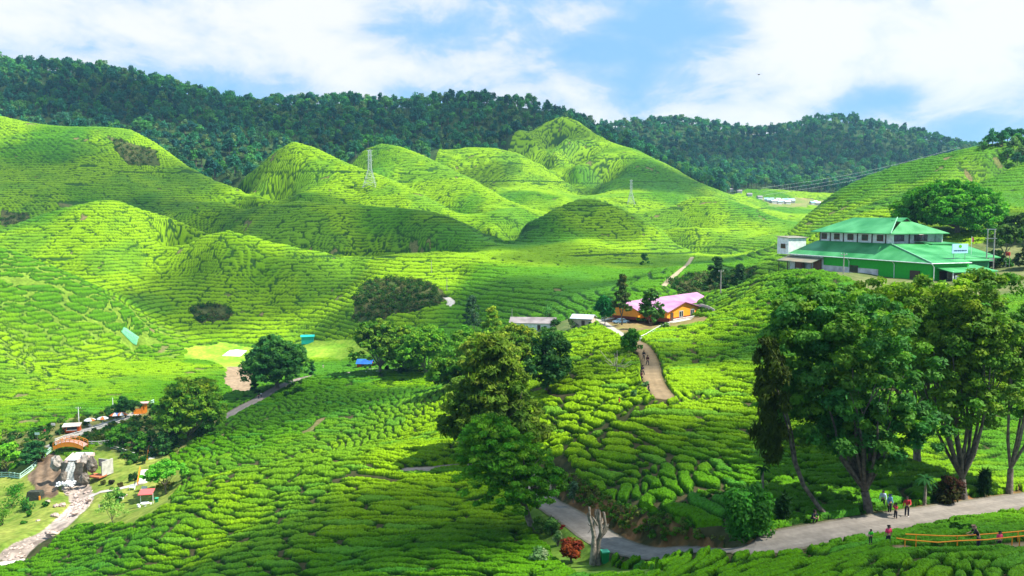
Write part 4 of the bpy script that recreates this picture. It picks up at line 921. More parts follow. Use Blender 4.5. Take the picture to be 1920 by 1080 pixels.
# ------------------------------------------------------------------ forest
def far_tree(r, w, h, tint, q=200, cone=False):
    k = 13; a = r.uniform(0, 2 * pi, k); s = np.sqrt(r.random(k))
    C = np.stack([np.cos(a) * s * w * .62, np.sin(a) * s * w * .62, h * .45 + (h * .38) * (1 - s ** 2) * r.uniform(.7, 1.1, k)], -1)
    if cone: C = np.stack([np.cos(a) * w * .35 * (1 - np.arange(k) / k), np.sin(a) * w * .35 * (1 - np.arange(k) / k), h * (.25 + .7 * np.arange(k) / k)], -1)
    V_, F_, cid = leaves(C, r.uniform(.28, .42, k) * w, q // k, w * .21, r, .8, .5, 1.3)
    cc = leaf_cols(tint, cid, r, var=.22)
    Vt, Ft = tube(np.array([[0, 0, -.6], [0, 0, h * .4], [w * .06, 0, h * .75]]), [w * .055, w * .04, w * .02], 5)
    return (V_, F_, cc), (Vt, Ft)
hazy_tints = [(.035,.160,.085),(.025,.125,.080),(.040,.185,.070),(.08,.26,.055),(.018,.095,.070),(.09,.24,.055),(.040,.145,.090),(.12,.21,.07),(.030,.135,.065),(.06,.16,.075)]  # greens lifted towards blue, putting distance haze into the leaf colour
VAR = [far_tree(np.random.default_rng(300 + i), 1.0, 2.0, hazy_tints[i % 10], 340 if i % 5 else 290, cone=(i == 14)) for i in range(16)]
hz = np.maximum.accumulate((Zs - 60) / Y, axis=0)
def horizon(x, y):
    i = np.clip(np.searchsorted(av, x / y), 0, len(av) - 1); j = np.clip(np.searchsorted(lv, np.log(y - 14)), 0, len(lv) - 1); return hz[j, i]
def in_forest(x, y):
    i = np.clip(np.searchsorted(av, x / y), 0, len(av) - 1); j = np.searchsorted(lv, np.log(y)); return np.where(j < len(lv), forest[np.clip(j, 0, len(lv) - 1), i], True)
fx, fy = [], []
for y0, y1, sp in ((660, 960, 9.2), (960, 1200, 10.2), (1200, 1600, 12.0)):
    gx, gy = np.meshgrid(np.arange(-.72 * y1, .72 * y1, sp), np.arange(y0, y1, sp))
    x = gx + rng.uniform(-.5, .5, gx.shape) * sp; y = gy + rng.uniform(-.5, .5, gx.shape) * sp
    k = in_forest(x, y) & (np.abs(x / y) < .68); fx.append(x[k]); fy.append(y[k])
# belt of trees on the crest at the upper right
ex = [at(u + du, v + 3, D * .955 + du * .6) for du in (0, 9, 16) for u, v, D in ((1845,262,462),(1862,258,462),(1880,262,466),(1898,262,470),(1915,268,470),(1935,262,470),(1955,260,470),(1975,258,470),(1890,285,455),(1908,290,450),(1925,300,445),(1945,300,445),(1870,275,480),(1905,275,482),(1930,280,460),(2000,270,470))]
NX = len(ex); fx.append(np.array([p[0] for p in ex])); fy.append(np.array([p[1] for p in ex]))
fx = np.concatenate(fx); fy = np.concatenate(fy); fz = land(fx, fy)
fw = (3.4 + 5.2 * rng.random(len(fx)) ** 1.7) * np.where(fy < 960, .95, 1.1); fh = fw * rng.uniform(.65, 1.0, len(fx)) + 2.2
fw[-NX:] = rng.uniform(3.0, 4.8, NX); fh[-NX:] = rng.uniform(2.6, 4.4, NX)
tanh_ = horizon(fx, fy); visz = fz + 2 * fh - 60 - tanh_ * fy            # metres of tree above the ground that hides it
keep = visz > -10; fx, fy, fz, fw, fh, visz = [q[keep] for q in (fx, fy, fz, fw, fh, visz)]
size = np.clip(visz, 0, 2 * fh) / (2 * fh) * fw / fy
order = np.argsort(-size); NIND = 235
vid = rng.integers(0, 16, len(fx)); frz = rng.uniform(0, 2 * pi, len(fx))
mesh_c = [raw_mesh('crown', c[0], c[1], m_leaf, False, c[2]) for c, t in VAR]; mesh_t = [raw_mesh('trunk', t[0], t[1], m_bark, True) for c, t in VAR]
for i in order[:NIND]:
    o = thing('forest_tree', 'dark green broadleaf tree in the dense forest on the far ridge', 'tree', (fx[i], fy[i], fz[i]), frz[i], 'trees of the forested far ridge')
    o.scale = (fw[i], fw[i], fh[i]); link('crown', mesh_c[vid[i]], o); link('trunk', mesh_t[vid[i]], o)
rest = order[NIND:]
Vb, Fb, Cb, ob = [], [], [], 0
for v in range(16):
    s = rest[vid[rest] == v]
    (cv, cf, cc), (tv, tf) = VAR[v]
    vv = np.concatenate([cv, tv]); ff = np.concatenate([cf, tf + len(cv)]); c_ = np.concatenate([cc, np.tile(np.array((.08, .07, .05), np.float32), (len(tv), 1))])
    ca, sa = np.cos(frz[s])[:, None], np.sin(frz[s])[:, None]
    px = (vv[None, :, 0] * ca - vv[None, :, 1] * sa) * fw[s, None] + fx[s, None]; py = (vv[None, :, 0] * sa + vv[None, :, 1] * ca) * fw[s, None] + fy[s, None]; pz = vv[None, :, 2] * fh[s, None] + fz[s, None]
    Vb.append(np.stack([px, py, pz], -1).reshape(-1, 3)); Fb.append((ff[None] + (np.arange(len(s)) * len(vv))[:, None, None]).reshape(-1, 4) + ob); ob += len(vv) * len(s)
    Cb.append((c_[None] * rng.uniform(.7, 1.3, (len(s), 1, 1))).reshape(-1, 3))
o = link('forest', raw_mesh('forest', np.concatenate(Vb), np.concatenate(Fb), m_leaf, False, np.concatenate(Cb))); tag(o, 'dense dark green forest covering the far ridges', 'forest', kind='stuff')
print('forest trees', len(fx))
# scrub on the bluff and in the gully
def scatter_scrub(name, label, mask, step, w0, w1, cols, seed, lf=.55):
    r = np.random.default_rng(seed); jj, ii = np.nonzero(mask); k = r.choice(len(jj), min(step, len(jj)), replace=False); jj, ii = jj[k], ii[k]
    C = np.stack([X[jj, ii], Y[jj, ii], Zs[jj, ii] + .5], -1); V_, F_, cid = leaves(C, r.uniform(w0, w1, len(C)), 34, lf, r, .8, .4, 1.6)
    c = np.array(cols)[r.integers(0, len(cols), len(C))] * r.uniform(.7, 1.3, (len(C), 1)); c = np.repeat(np.repeat(c, 34, 0) * r.uniform(.8, 1.2, (len(C) * 34, 1)), 4, 0)
    o = link(name, raw_mesh(name, V_, F_, m_leaf, False, c.astype(np.float32))); tag(o, label, 'scrub', kind='stuff')
scatter_scrub('scrub', 'tangled dark scrub on the bluff and in the gullies', scrub, 900, .9, 2.0, [(.035,.11,.012),(.06,.14,.015),(.09,.10,.03),(.02,.08,.012)], 4)
scatter_scrub('undergrowth', 'mixed garden undergrowth around the stream', garden2 & (roadany > 1.5), 420, .5, 1.2, [(.03,.11,.012),(.07,.17,.015),(.02,.07,.012),(.10,.14,.02)], 5)
scatter_scrub('bank_weeds', 'weeds and small ferns on the orange bank', bank & (roadany > .5), 260, .15, .34, [(.05,.15,.012),(.09,.19,.015),(.12,.14,.03)], 6, .14)
# ------------------------------------------------------------------ small mesh kit
class MB:
    def __init__(s): s.v = []; s.f = []
    def add(s, V_, F_):
        o = len(s.v); s.v += [tuple(map(float, p)) for p in V_]; s.f += [tuple(int(i) + o for i in f) for f in F_]; return s
    def box(s, c, d, rz=0.0, taper=1.0):
        x, y, z = d[0] / 2, d[1] / 2, d[2] / 2; ca, sa = cos(rz), sin(rz); V_ = []
        for k, t in ((-z, 1.0), (z, taper)):
            for a, b in ((-x, -y), (x, -y), (x, y), (-x, y)):
                a *= t; b *= t; V_.append((c[0] + a * ca - b * sa, c[1] + a * sa + b * ca, c[2] + k))
        return s.add(V_, [(3, 2, 1, 0), (4, 5, 6, 7), (0, 1, 5, 4), (1, 2, 6, 5), (2, 3, 7, 6), (3, 0, 4, 7)])
    def tube(s, pts, r, n=6):
        V_, F_ = tube(np.array(pts, float), r, n); k = len(pts)
        s.add(V_, list(F_) ); o = len(s.v) - len(V_)
        s.f += [tuple(o + i for i in range(n))[::-1], tuple(o + (k - 1) * n + i for i in range(n))]; return s
    def prism(s, poly, off):
        """closed polygon (3d points) extruded by vector off"""
        p = [np.array(q, float) for q in poly]; n = len(p); q = [a + np.array(off) for a in p]
        return s.add(p + q, [tuple(range(n))[::-1], tuple(range(n, 2 * n))] + [(i, (i + 1) % n, n + (i + 1) % n, n + i) for i in range(n)])
    def cyl(s, c, r, h, n=14, r2=None):
        r2 = r if r2 is None else r2
        V_ = [(c[0] + cos(2 * pi * i / n) * r, c[1] + sin(2 * pi * i / n) * r, c[2]) for i in range(n)] + [(c[0] + cos(2 * pi * i / n) * r2, c[1] + sin(2 * pi * i / n) * r2, c[2] + h) for i in range(n)]
        return s.add(V_, [tuple(range(n))[::-1], tuple(range(n, 2 * n))] + [(i, (i + 1) % n, n + (i + 1) % n, n + i) for i in range(n)])
    def build(s, name, m, parent=None, smooth=False, bevel=0.0):
        me = bpy.data.meshes.new(name); me.from_pydata(s.v, [], s.f); me.materials.append(m); me.update()
        if smooth: me.polygons.foreach_set('use_smooth', np.ones(len(me.polygons), bool))
        o = link(name, me, parent)
        if bevel: b = o.modifiers.new('bevel', 'BEVEL'); b.width = bevel; b.segments = 2
        return o
def paint(name, c, r=.6, var=.12, sc=2.0, **k): return mat(name, c, rough=r, var=var, scale=sc, **k)
def zrel(v, D): return -(v - 400) / 1600 * D
M_white = paint('whitewash', (.74, .76, .74), var=.18, sc=1.2); M_wood = paint('dark_wood', (.07, .04, .025)); M_glass = mat('window_glass', (.02, .03, .035), rough=.15, spec=.6)
M_green_wall = paint('green_wall_paint', (.015, .38, .018), var=.10); M_conc = paint('concrete', (.42, .40, .36), r=.9, var=.25, sc=1.0)
M_grey = paint('grey_metal', (.30, .31, .31), r=.5, var=.2); M_orange_w = paint('orange_wall_paint', (.80, .30, .02), var=.08)
M_maroon = paint('maroon_paint', (.16, .025, .02)); M_orange = paint('orange_paint', (.85, .27, .02), var=.08); M_pole = paint('weathered_pole', (.34, .31, .28), r=.9, var=.2)
def ribbed(name, c, c2, scale, sc_var=.5):
    """sheet metal: base colour with worn patches plus fine ribs as bump"""
    m = mat(name, c, rough=.45, var=.1, scale=sc_var, color2=c2, spec=.35); nt = m.node_tree; N = nt.nodes; L = nt.links
    tc = N.new('ShaderNodeTexCoord'); w = N.new('ShaderNodeTexWave'); w.wave_type = 'BANDS'; w.bands_direction = 'X'; w.inputs['Scale'].default_value = scale; L.new(tc.outputs['Object'], w.inputs[0])
    b = N.new('ShaderNodeBump'); b.inputs['Strength'].default_value = .35; b.inputs['Distance'].default_value = .05; L.new(w.outputs['Fac'], b.inputs['Height']); L.new(b.outputs[0], N['Principled BSDF'].inputs['Normal']); return m
M_groof = ribbed('green_sheet_roof', (.015, .22, .045), (.08, .36, .12), 2.2, .22); M_proof = ribbed('pink_sheet_roof', (.40, .17, .30), (.52, .27, .42), 2.0, .3)
M_rust = ribbed('rusty_sheet_roof', (.20, .22, .15), (.30, .24, .16), 2.0, .4)

# ------------------------------------------------------------------ green factory
E1 = np.array([-.34, .94, 0]) / math.hypot(.34, .94); E2 = np.array([E1[1], -E1[0], 0])
FO = np.array([87.7, 178.0, 60.0]); frz_ = math.atan2(E2[1], E2[0])
fac = thing('factory', 'green roofed two level factory building on the ridge with white clerestory walls', 'building', FO + (0, 0, -14.8), frz_)
# local axes: x = along E2 (right, away), y = along E1 (left, away)
def q3(b, a, z): return (b, a, z + 14.8)
EV = -10.35; ZR = -6.9; UE = -4.6; RG = -1.05
def slab_roof(name, polys, m, th=.18):
    mb = MB()
    for p in polys: mb.prism([q3(*t) for t in p], (0, 0, -th))
    return mb.build(name, m, fac)
slab_roof('roof', [[(-.8,-.8,EV),(-.8,46,EV),(5,41.5,ZR),(5,17,ZR)], [(-.8,-.8,EV+.01),(5,17,ZR+.01),(13,15,ZR-.2),(10,-.8,EV+.01)], [(-.8,46,EV+.01),(24,46,EV+.01),(20,41.5,ZR),(5,41.5,ZR+.01)],
                   [(10,4,EV+.6),(13,15,ZR-.1),(24,15,ZR-.1),(24,4,EV+.6)], [(20,15,ZR-.05),(20,41.5,ZR-.05),(23,45,EV+1),(23,11,EV+1)]], M_groof)
slab_roof('upper_roof', [[(3.6,15.4,UE),(3.6,42.6,UE),(12.2,37,RG),(12.2,22.5,RG)], [(3.6,15.4,UE+.01),(10.6,19.6,RG-.9),(13.8,19.6,RG-.9),(21,15.4,UE+.01)],
                         [(21,15.4,UE),(12.2,22.5,RG),(12.2,37,RG),(21,42.6,UE)], [(21,42.6,UE+.01),(12.2,37,RG+.01),(3.6,42.6,UE+.01)],
                         [(10.6,19.7,RG-.9),(12.2,19.4,RG+.05),(12.2,22.5,RG+.03),(10.4,22.5,RG-.6)], [(13.8,19.7,RG-.9),(13.9,22.5,RG-.6),(12.2,22.5,RG+.03),(12.2,19.4,RG+.05)]], M_groof)
MB().prism([q3(10.9,19.75,RG-.85), q3(13.5,19.75,RG-.85), q3(12.2,19.75,RG-.1)], (0, .1, 0)).build('gable_vent', M_wood, fac)
MB().box(q3(13, 18.9, (ZR + UE) / 2), (14.6, .2, UE - ZR + .3)).box(q3(5.7, 29.0, (ZR + UE) / 2), (.2, 24.6, UE - ZR + .3)).box(q3(13, 41.2, (ZR + UE) / 2), (14.6, .2, UE - ZR + .3)).box(q3(20.2, 29.0, (ZR + UE) / 2), (.2, 24.6, UE - ZR + .3)).build('clerestory_wall', M_white, fac)
trim = MB()
def window(cx, cy, cz, w, h, along, m_f=M_maroon, par=None):
    """a framed window proud of a wall; along = 'a' (wall runs along local y) or 'b'"""
    par = par or fac
    d = (.16, w, h) if along == 'a' else (w, .16, h); g = (.22, w - .3, h - .3) if along == 'a' else (w - .3, .22, h - .3)
    f = MB().box((cx, cy, cz), d).build('window', m_f, par); MB().box((cx, cy, cz), g).build('pane', M_glass, f)
    for t in (-.25, 0, .25):
        MB().box((cx - (.13 if along == 'a' else 0) * 1, cy + (t * w if along == 'a' else 0) - (.13 if along != 'a' else 0), cz) if along == 'a' else (cx + t * w, cy - .13, cz), (.05, .06, h - .2) if along == 'a' else (.06, .05, h - .2)).build('mullion', m_f, f)
for a in (20.7, 25.6, 30.4, 35.2, 39.8): window(5.55, a, q3(0, 0, -5.75)[2], 1.9, 1.45, 'a')
for b in (8.8, 15.8): window(b, 18.75, q3(0, 0, -5.75)[2], 3.9, 1.5, 'b', M_wood)
for a in (18.9, 23.2, 28, 32.8, 37.5, 41.3): MB().box(q3(5.5, a, -5.75), (.18, .2, 2.6)).build('pilaster', M_wood, fac)
for b in (12.3, 20.2): MB().box(q3(b, 18.7, -5.75), (.2, .18, 2.6)).build('pilaster', M_wood, fac)
H_ = 4.6
# lower walls : the long left face (x = 0) and the right face (y = 0)
MB().box(q3(.1, 16.5, -12.6), (.25, 33, H_)).build('wall', M_green_wall, fac)
MB().box(q3(5.2, .1, -12.6), (10, .25, H_)).box(q3(10.1, 3, -12.5), (.25, 6, 4.2)).build('side_wall', M_green_wall, fac)
MB().box(q3(-.05, 24.2, -13.75), (.2, 18.6, 2.3)).build('white_lower_wall', paint('stained_white_wall', (.62, .56, .56), var=.3, sc=.5), fac)
MB().box(q3(.1, 39.6, -12.7), (.25, 12.6, 4.4)).build('shed_wall', M_white, fac)
MB().box(q3(13, 45.4, -12.7), (25, .25, 4.4)).build('rear_wall', M_white, fac)
MB().prism([q3(-3.6, 33.2, -12.0), q3(-3.6, 46.5, -12.0), q3(.4, 46.5, -10.75), q3(.4, 33.2, -10.75)], (0, 0, -.12)).build('lean_to_roof', M_rust, fac)
lp = MB()
for a in (33.5, 36.5, 39.5, 42.5, 46): lp.box(q3(-3.3, a, -13.4), (.15, .15, 2.9))
lp.build('lean_to_post', M_wood, fac)
MB().box(q3(-.6, 34.6, -12.6), (.9, 2.0, 2.6)).box(q3(-1.0, 40.6, -12.6), (.9, 2.2, 2.4)).build('shed_door', paint('rust_door', (.20, .08, .05)), fac)
MB().box(q3(2.5, 48.6, -8.4), (5.5, 4.6, 4.4)).build('rear_block', M_white, fac)
MB().prism([q3(-.6, 46, -6.4), q3(-.6, 51.4, -6.1), q3(5.7, 51.4, -6.1), q3(5.7, 46, -6.4)], (0, 0, .15)).build('rear_block_roof', M_rust, fac)
window(-.3, 48.4, q3(0, 0, -8.5)[2], 1.8, 1.2, 'a', M_maroon)
window(-.18, 22.5, q3(0, 0, -12.9)[2], 2.6, 1.6, 'a', M_wood)
MB().box(q3(-.1, 4.3, -13.4), (.3, 2.6, 2.4)).box(q3(3.2, -.1, -13.4), (2.2, .3, 2.6)).build('door', M_wood, fac)
gp = MB()
for a in (-.9, 10, 24, 45.9): gp.tube([q3(-.95, a, EV - .1), q3(-.3, a, EV - .8), q3(-.25, a, -14.6)], .08, 6)
gp.build('downpipe', M_white, fac)
MB().tube([q3(-.9, -.9, EV - .08), q3(-.9, 46.1, EV - .08)], .1, 6).tube([q3(-.9, -.9, EV - .08), q3(10, -.9, EV - .08)], .1, 6).build('gutter', M_white, fac)
MB().tube([q3(-.8, -.8, EV + .1), q3(5, 17, ZR + .1)], .13, 5).tube([q3(3.6, 15.4, UE + .1), q3(12.2, 22.5, RG + .12)], .12, 5).build('ridge_cap', paint('pale_green_metal', (.22, .5, .3)), fac)
# right hand porch, annex and sign
MB().prism([q3(1, -4.5, -12.0), q3(13.5, -4.5, -12.0), q3(13.5, 1.5, -11.0), q3(1, 1.5, -11.0)], (0, 0, -.15)).build('porch_roof', M_groof, fac)
MB().box(q3(11.5, -2.6, -13.4), (6, .25, 3.0)).box(q3(13.2, -.5, -13.4), (.25, 4.5, 3.0)).build('porch_wall', M_green_wall, fac)
MB().box(q3(5, -2.2, -13.3), (6, .2, 2.4)).build('porch_opening', M_glass, fac); MB().box(q3(6.3, -2.5, -14.1), (3.0, .2, 1.2)).build('porch_base_wall', M_conc, fac)
pp = MB()
for b in (1.4, 4.6, 8.4, 13.3): pp.box(q3(b, -4.2, -13.4), (.16, .16, 3.0))
pp.build('porch_post', M_white, fac)
MB().prism([q3(12, 2, -10.2), q3(19.5, 2, -10.2), q3(19, 12, -8.7), q3(12, 12, -8.7)], (0, 0, -.15)).prism([q3(14, 14, -6.9), q3(22.5, 13, -7.0), q3(22.5, 20, -6.6), q3(14, 20, -6.5)], (0, 0, -.2)).build('annex_roof', M_groof, fac)
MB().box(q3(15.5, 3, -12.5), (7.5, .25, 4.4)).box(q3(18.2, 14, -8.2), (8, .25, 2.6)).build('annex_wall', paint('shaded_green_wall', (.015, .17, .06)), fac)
sb = at(1800, 466, 183) - FO - (0, 0, -14.8); loc = (sb @ E2, sb @ E1, sb[2])
sg = MB().box((loc[0], loc[1], loc[2]), (4.4, .15, 2.0)).build('sign_board', paint('pale_blue_sign', (.40, .62, .78), var=.04), fac)
MB().prism([(loc[0] - .45, loc[1] - .1, loc[2] + .35), (loc[0], loc[1] - .1, loc[2] + .05), (loc[0] + .5, loc[1] - .1, loc[2] + .35), (loc[0] + .35, loc[1] - .1, loc[2] + .7), (loc[0], loc[1] - .1, loc[2] + .85), (loc[0] - .4, loc[1] - .1, loc[2] + .7)], (0, .02, 0)).build('leaf_emblem', paint('leaf_green', (.10, .45, .02)), sg)
lt = MB()
for i in range(18): lt.box((loc[0] - 1.75 + i * .205, loc[1] - .1, loc[2] - .42), (.13 if i % 5 else .05, .03, .22 + .08 * (i % 3 == 0)))
lt.build('lettering', paint('dark_lettering', (.03, .08, .16)), sg)
MB().tube([(loc[0] - 1.6, loc[1] + .1, loc[2] - 3), (loc[0] - 1.6, loc[1] + .1, loc[2])], .06).tube([(loc[0] + 1.6, loc[1] + .1, loc[2] - 3), (loc[0] + 1.6, loc[1] + .1, loc[2])], .06).build('sign_leg', M_grey, sg)

# ------------------------------------------------------------------ orange house
def gable(mb_w, mb_r, o, d, g, L, W, z0, hw, hr, oh=.7, th=.15):
    """house wing: ridge along unit d from o (gable centre), gable along unit g"""
    o = np.array(o, float); up = np.array([0, 0, 1.0]); zb = np.array([0, 0, z0])
    a, b = o - g * W / 2 + zb, o + g * W / 2 + zb
    mb_w.prism([a, b, b + up * hw, (a + b) / 2 + up * hr, a + up * hw], d * L)
    e = (hr - hw) / (W / 2)
    for sgn in (-1, 1):
        p0 = o + zb + up * (hr + .12) - d * oh; p1 = o + zb + g * sgn * (W / 2 + oh) + up * (hw + .12 - e * oh) - d * oh
        mb_r.prism([p0, p1, p1 + d * (L + 2 * oh), p0 + d * (L + 2 * oh)], (0, 0, th))
c_l, c_r = at(1250.5, 603, 222), at(1310, 592.6, 234.0); gd = (c_r - c_l); gd[2] = 0; Wg = np.linalg.norm(gd); gd /= Wg; dd = np.array([-gd[1], gd[0], 0])
hb = (c_l + c_r) / 2; house = thing('orange_house', 'long orange house with pink sheet roofs and a white balustrade below the tea hill', 'house', (hb[0], hb[1], c_l[2]))
fz_ = zat(hb[0], hb[1])
w_, r2_ = MB(), MB()
gable(w_, r2_, (0, 0, 0), dd, gd, 12.5, Wg, 0, 2.5, 4.4)
w_.build('front_wall', M_orange_w, house); r2_.build('front_roof', M_proof, house)
w_, r2_ = MB(), MB(); lw = dd * 12 - gd * 10.5; lw[2] = 0
gable(w_, r2_, lw, gd, -dd, 37.5, 9, 0, 2.5, 4.3); w_.build('back_wing_wall', M_orange_w, house); r2_.build('back_wing_roof', M_proof, house)
hrz = math.atan2(gd[1], gd[0])
def on_gable(t, z, w, h, name, m, par=house, off=-.06, th=.14):
    p = gd * t + dd * off; return MB().box((p[0], p[1], z), (w, th, h), hrz).build(name, m, par)
for t in (-1.2, 4.6):
    f = on_gable(t, 1.45, 2.0, 1.7, 'window', paint('pale_frame', (.35, .38, .40))); on_gable(t, 1.45, 1.6, 1.35, 'pane', M_glass, f, -.09, .14); on_gable(t, 1.45, .08, 1.5, 'mullion', M_white, f, -.14, .1)
d_ = on_gable(-5.8, 1.05, 1.4, 2.1, 'door', M_wood)
on_gable(0, .35, Wg + .1, .75, 'skirting', M_maroon, house, -.03, .1)
p = lw; MB().box((p[0], p[1], .35), (.12, 9.1, .75), hrz).build('end_skirting', M_maroon, house)
# porch deck with balustrade round the gable
pw = 2.4; pb = MB(); dk = MB()
ce = -dd * (pw / 2 + .05); dk.box((ce[0], ce[1], -.15), (Wg + 1.5, pw, .25), hrz); dk.build('terrace', M_conc, house)
st = -dd * (pw - .1)
rl = MB(); rl.box((st[0], st[1], .85), (Wg + 1.4, .12, .1), hrz); rl.box((st[0], st[1], .05), (Wg + 1.4, .12, .1), hrz)
for i in range(36):
    p = st + gd * (-Wg / 2 - .6 + i * (Wg + 1.2) / 35); rl.box((p[0], p[1], .45), (.14, .1, .8), hrz)
rl.build('balustrade', M_white, house)
wl = MB(); p = -dd * (pw - .4); wl.box((p[0], p[1], -1.6), (Wg + .8, .3, 2.8), hrz); wl.build('retaining_wall', paint('dark_stone', (.14, .12, .10), var=.4), house)
sp_ = -gd * (Wg / 2 + .4) + dd * 3
MB().box((sp_[0], sp_[1], .45), (.12, 8, 1.0), hrz).build('side_parapet', M_maroon, house)
# chimney-like vent
MB().box(tuple(dd * 14 + gd * 9 + np.array([0, 0, 5.2])), (.3, .3, 1.2)).build('vent_pipe', M_white, house)

def simple_house(name, label, cat, loc, rz, L, W, hw, hr, mw, mr, door=None, ov=.4, base=None):
    t = thing(name, label, cat, loc, rz); a, b = MB(), MB(); d = np.array([1., 0, 0]); g_ = np.array([0, 1., 0])
    gable(a, b, (-L / 2, 0, 0), d, g_, L, W, -.3, hw + .3, hr + .3, ov, .1); a.build('wall', mw, t); b.build('roof', mr, t)
    if door: MB().box((door, -W / 2 - .03, hw * .42), (.9, .1, hw * .8)).build('door', M_wood, t); f = MB().box((door + 1.9, -W / 2 - .03, hw * .55), (1.0, .1, .8)).build('window', M_white, t); MB().box((door + 1.9, -W / 2 - .06, hw * .55), (.8, .1, .6)).build('pane', M_glass, f)
    return t
M_groof2 = ribbed('grey_sheet_roof', (.20, .17, .16), (.30, .26, .25), 2.0, .4); M_blue = ribbed('blue_sheet_roof', (.01, .10, .42), (.02, .16, .5), 3.0, .5); M_red = paint('red_board', (.45, .05, .03)); M_teal = paint('teal_tarpaulin', (.01, .34, .30)); M_sheet = paint('white_sheeting', (.75, .76, .78), bump=.4)
def H3(u, v, **k): return hit(u, v, **k)
p = H3(1000, 617, d0=200); simple_house('grey_roof_house', 'low house with a long dull grey roof half hidden by the centre trees', 'house', p, -.12, 13, 8, 2.2, 3.4, M_white, M_groof2, 2)
p = H3(1094, 612, d0=200); simple_house('small_house', 'small pale hut with a light grey roof at the end of the concrete drive', 'hut', p, -.35, 5.5, 4.5, 2.3, 3.1, paint('cream_wall', (.55, .42, .33)), paint('light_grey_roof', (.42, .45, .50)), .5)
p = H3(685, 690, d0=200); simple_house('blue_roof_hut', 'little red walled hut with a bright blue roof beside the lane', 'hut', p, -.1, 5.2, 3.6, 1.9, 3.1, M_red, M_blue, -.5)
p = H3(577, 643, d0=300); t = simple_house('teal_shed', 'teal green tarpaulin shed at the edge of the valley field', 'shed', p, .2, 5.2, 3.6, 2.9, 3.4, M_teal, paint('bright_teal_sheet', (.02, .5, .42)))
# sheeting, net, slab
def drape(name, label, cat, u, v, w, h, m, seed, hgt=.8, d0=200):
    c = H3(u, v, d0=d0); s = c[1] / 1600; n = 14; r = np.random.default_rng(seed); V_ = []
    for j in range(n):
        for i in range(n):
            x = (i / (n - 1) - .5) * w * s; y = (j / (n - 1) - .5) * h; x += r.uniform(-.15, .15); zz = zat(c[0] + x, c[1] + y) - c[2]
            V_.append((x, y, zz + (hgt * math.exp(-((i / (n - 1) - .5) ** 2 + (j / (n - 1) - .5) ** 2) * 6) + r.uniform(0, .3)) * (0 < i < n - 1) * (0 < j < n - 1)))
    o = MB().add(V_, [(j * n + i, j * n + i + 1, (j + 1) * n + i + 1, (j + 1) * n + i) for j in range(n - 1) for i in range(n - 1)]).build(name, m); o.location = tuple(c); return tag(o, label, cat)
drape('plastic_sheeting', 'heap of white plastic sheeting by the valley field', 'sheeting', 440, 663, 34, 9, M_sheet, 1, 1.2)
drape('garden_net', 'patch of pale green netting on the left slope', 'net', 244, 630, 28, 2.5, paint('green_net', (.12, .42, .2)), 2, .8)
o = drape('drying_sheet', 'pale flat sheet laid on the terrace left of the orange house', 'sheet', 1101, 586, 14, 7, paint('pale_slab', (.62, .52, .45)), 3, .2)

# ------------------------------------------------------------------ poles, pylons, wires
def pole(label, u, v, vt, r=.12, D=None, arms=True, name='utility_pole', m=None):
    b = H3(u, v) if D is None else at(u, v, D)
    if D is not None: b[2] = zat(b[0], b[1])
    h = at(u, vt, b[1])[2] - b[2]; t = thing(name, label, 'pole', b)
    MB().tube([(0, 0, -.5), (0, 0, h)], [r * 1.2, r * .8], 8).build('shaft', m or M_pole, t)
    if arms: MB().box((0, 0, h - .4), (1.5, .1, .12)).build('crossarm', M_pole, t); MB().cyl((-.6, 0, h - .3), .06, .25, 6).cyl((.6, 0, h - .3), .06, .25, 6).build('insulator', M_white, t)
    return t
pole('grey utility pole on the tea ridge between the orange house and the factory', 1351, 556, 506, .14, D=236)
pole('white pole with a red foot standing behind the orange kiosk van', 148, 795, 763, .12, m=M_white)
pole('short white post left of the small dark tree by the umbrellas', 212, 768, 746, .1, m=M_white, arms=False)
pole('tall thin pole in front of the long green factory wall', 1581, 522, 474, .12, D=186)
pole('thin pole at the left end of the factory', 1476, 508, 456, .12, D=222)
pole('thin pale pole on the slope above the scrub covered bluff', 809, 512, 488, .12, arms=False)
pole('thin pale pole left of the grey roofed house', 960, 605, 578, .12, arms=False)
pole('thin pale pole on the middle slope above the dark conifer', 838, 545, 520, .12, arms=False)
pole('short dark post on the lawn beside the stream', 186, 958, 946, .12, arms=False)
b = at(1855, 512, 188); b[2] = zat(b[0], b[1]); zt = at(1855, 429, 188)[2] - b[2]
t = thing('double_pole', 'tall double utility pole frame right of the factory', 'utility pole', b)
for dx in (-.78, .78): MB().tube([(dx, 0, -.5), (dx, 0, zt)], [.16, .12], 8).build('pole_shaft', M_pole, t)
MB().box((0, 0, zt - .1), (2.2, .14, .16)).box((0, 0, zt - 2.1), (2.6, .14, .14)).box((0, 0, zt * .42), (1.6, .12, .12)).build('crossbar', M_grey, t)
MB().box((0, -.2, zt * .30), (.9, .5, .7)).build('switch_box', M_grey, t)
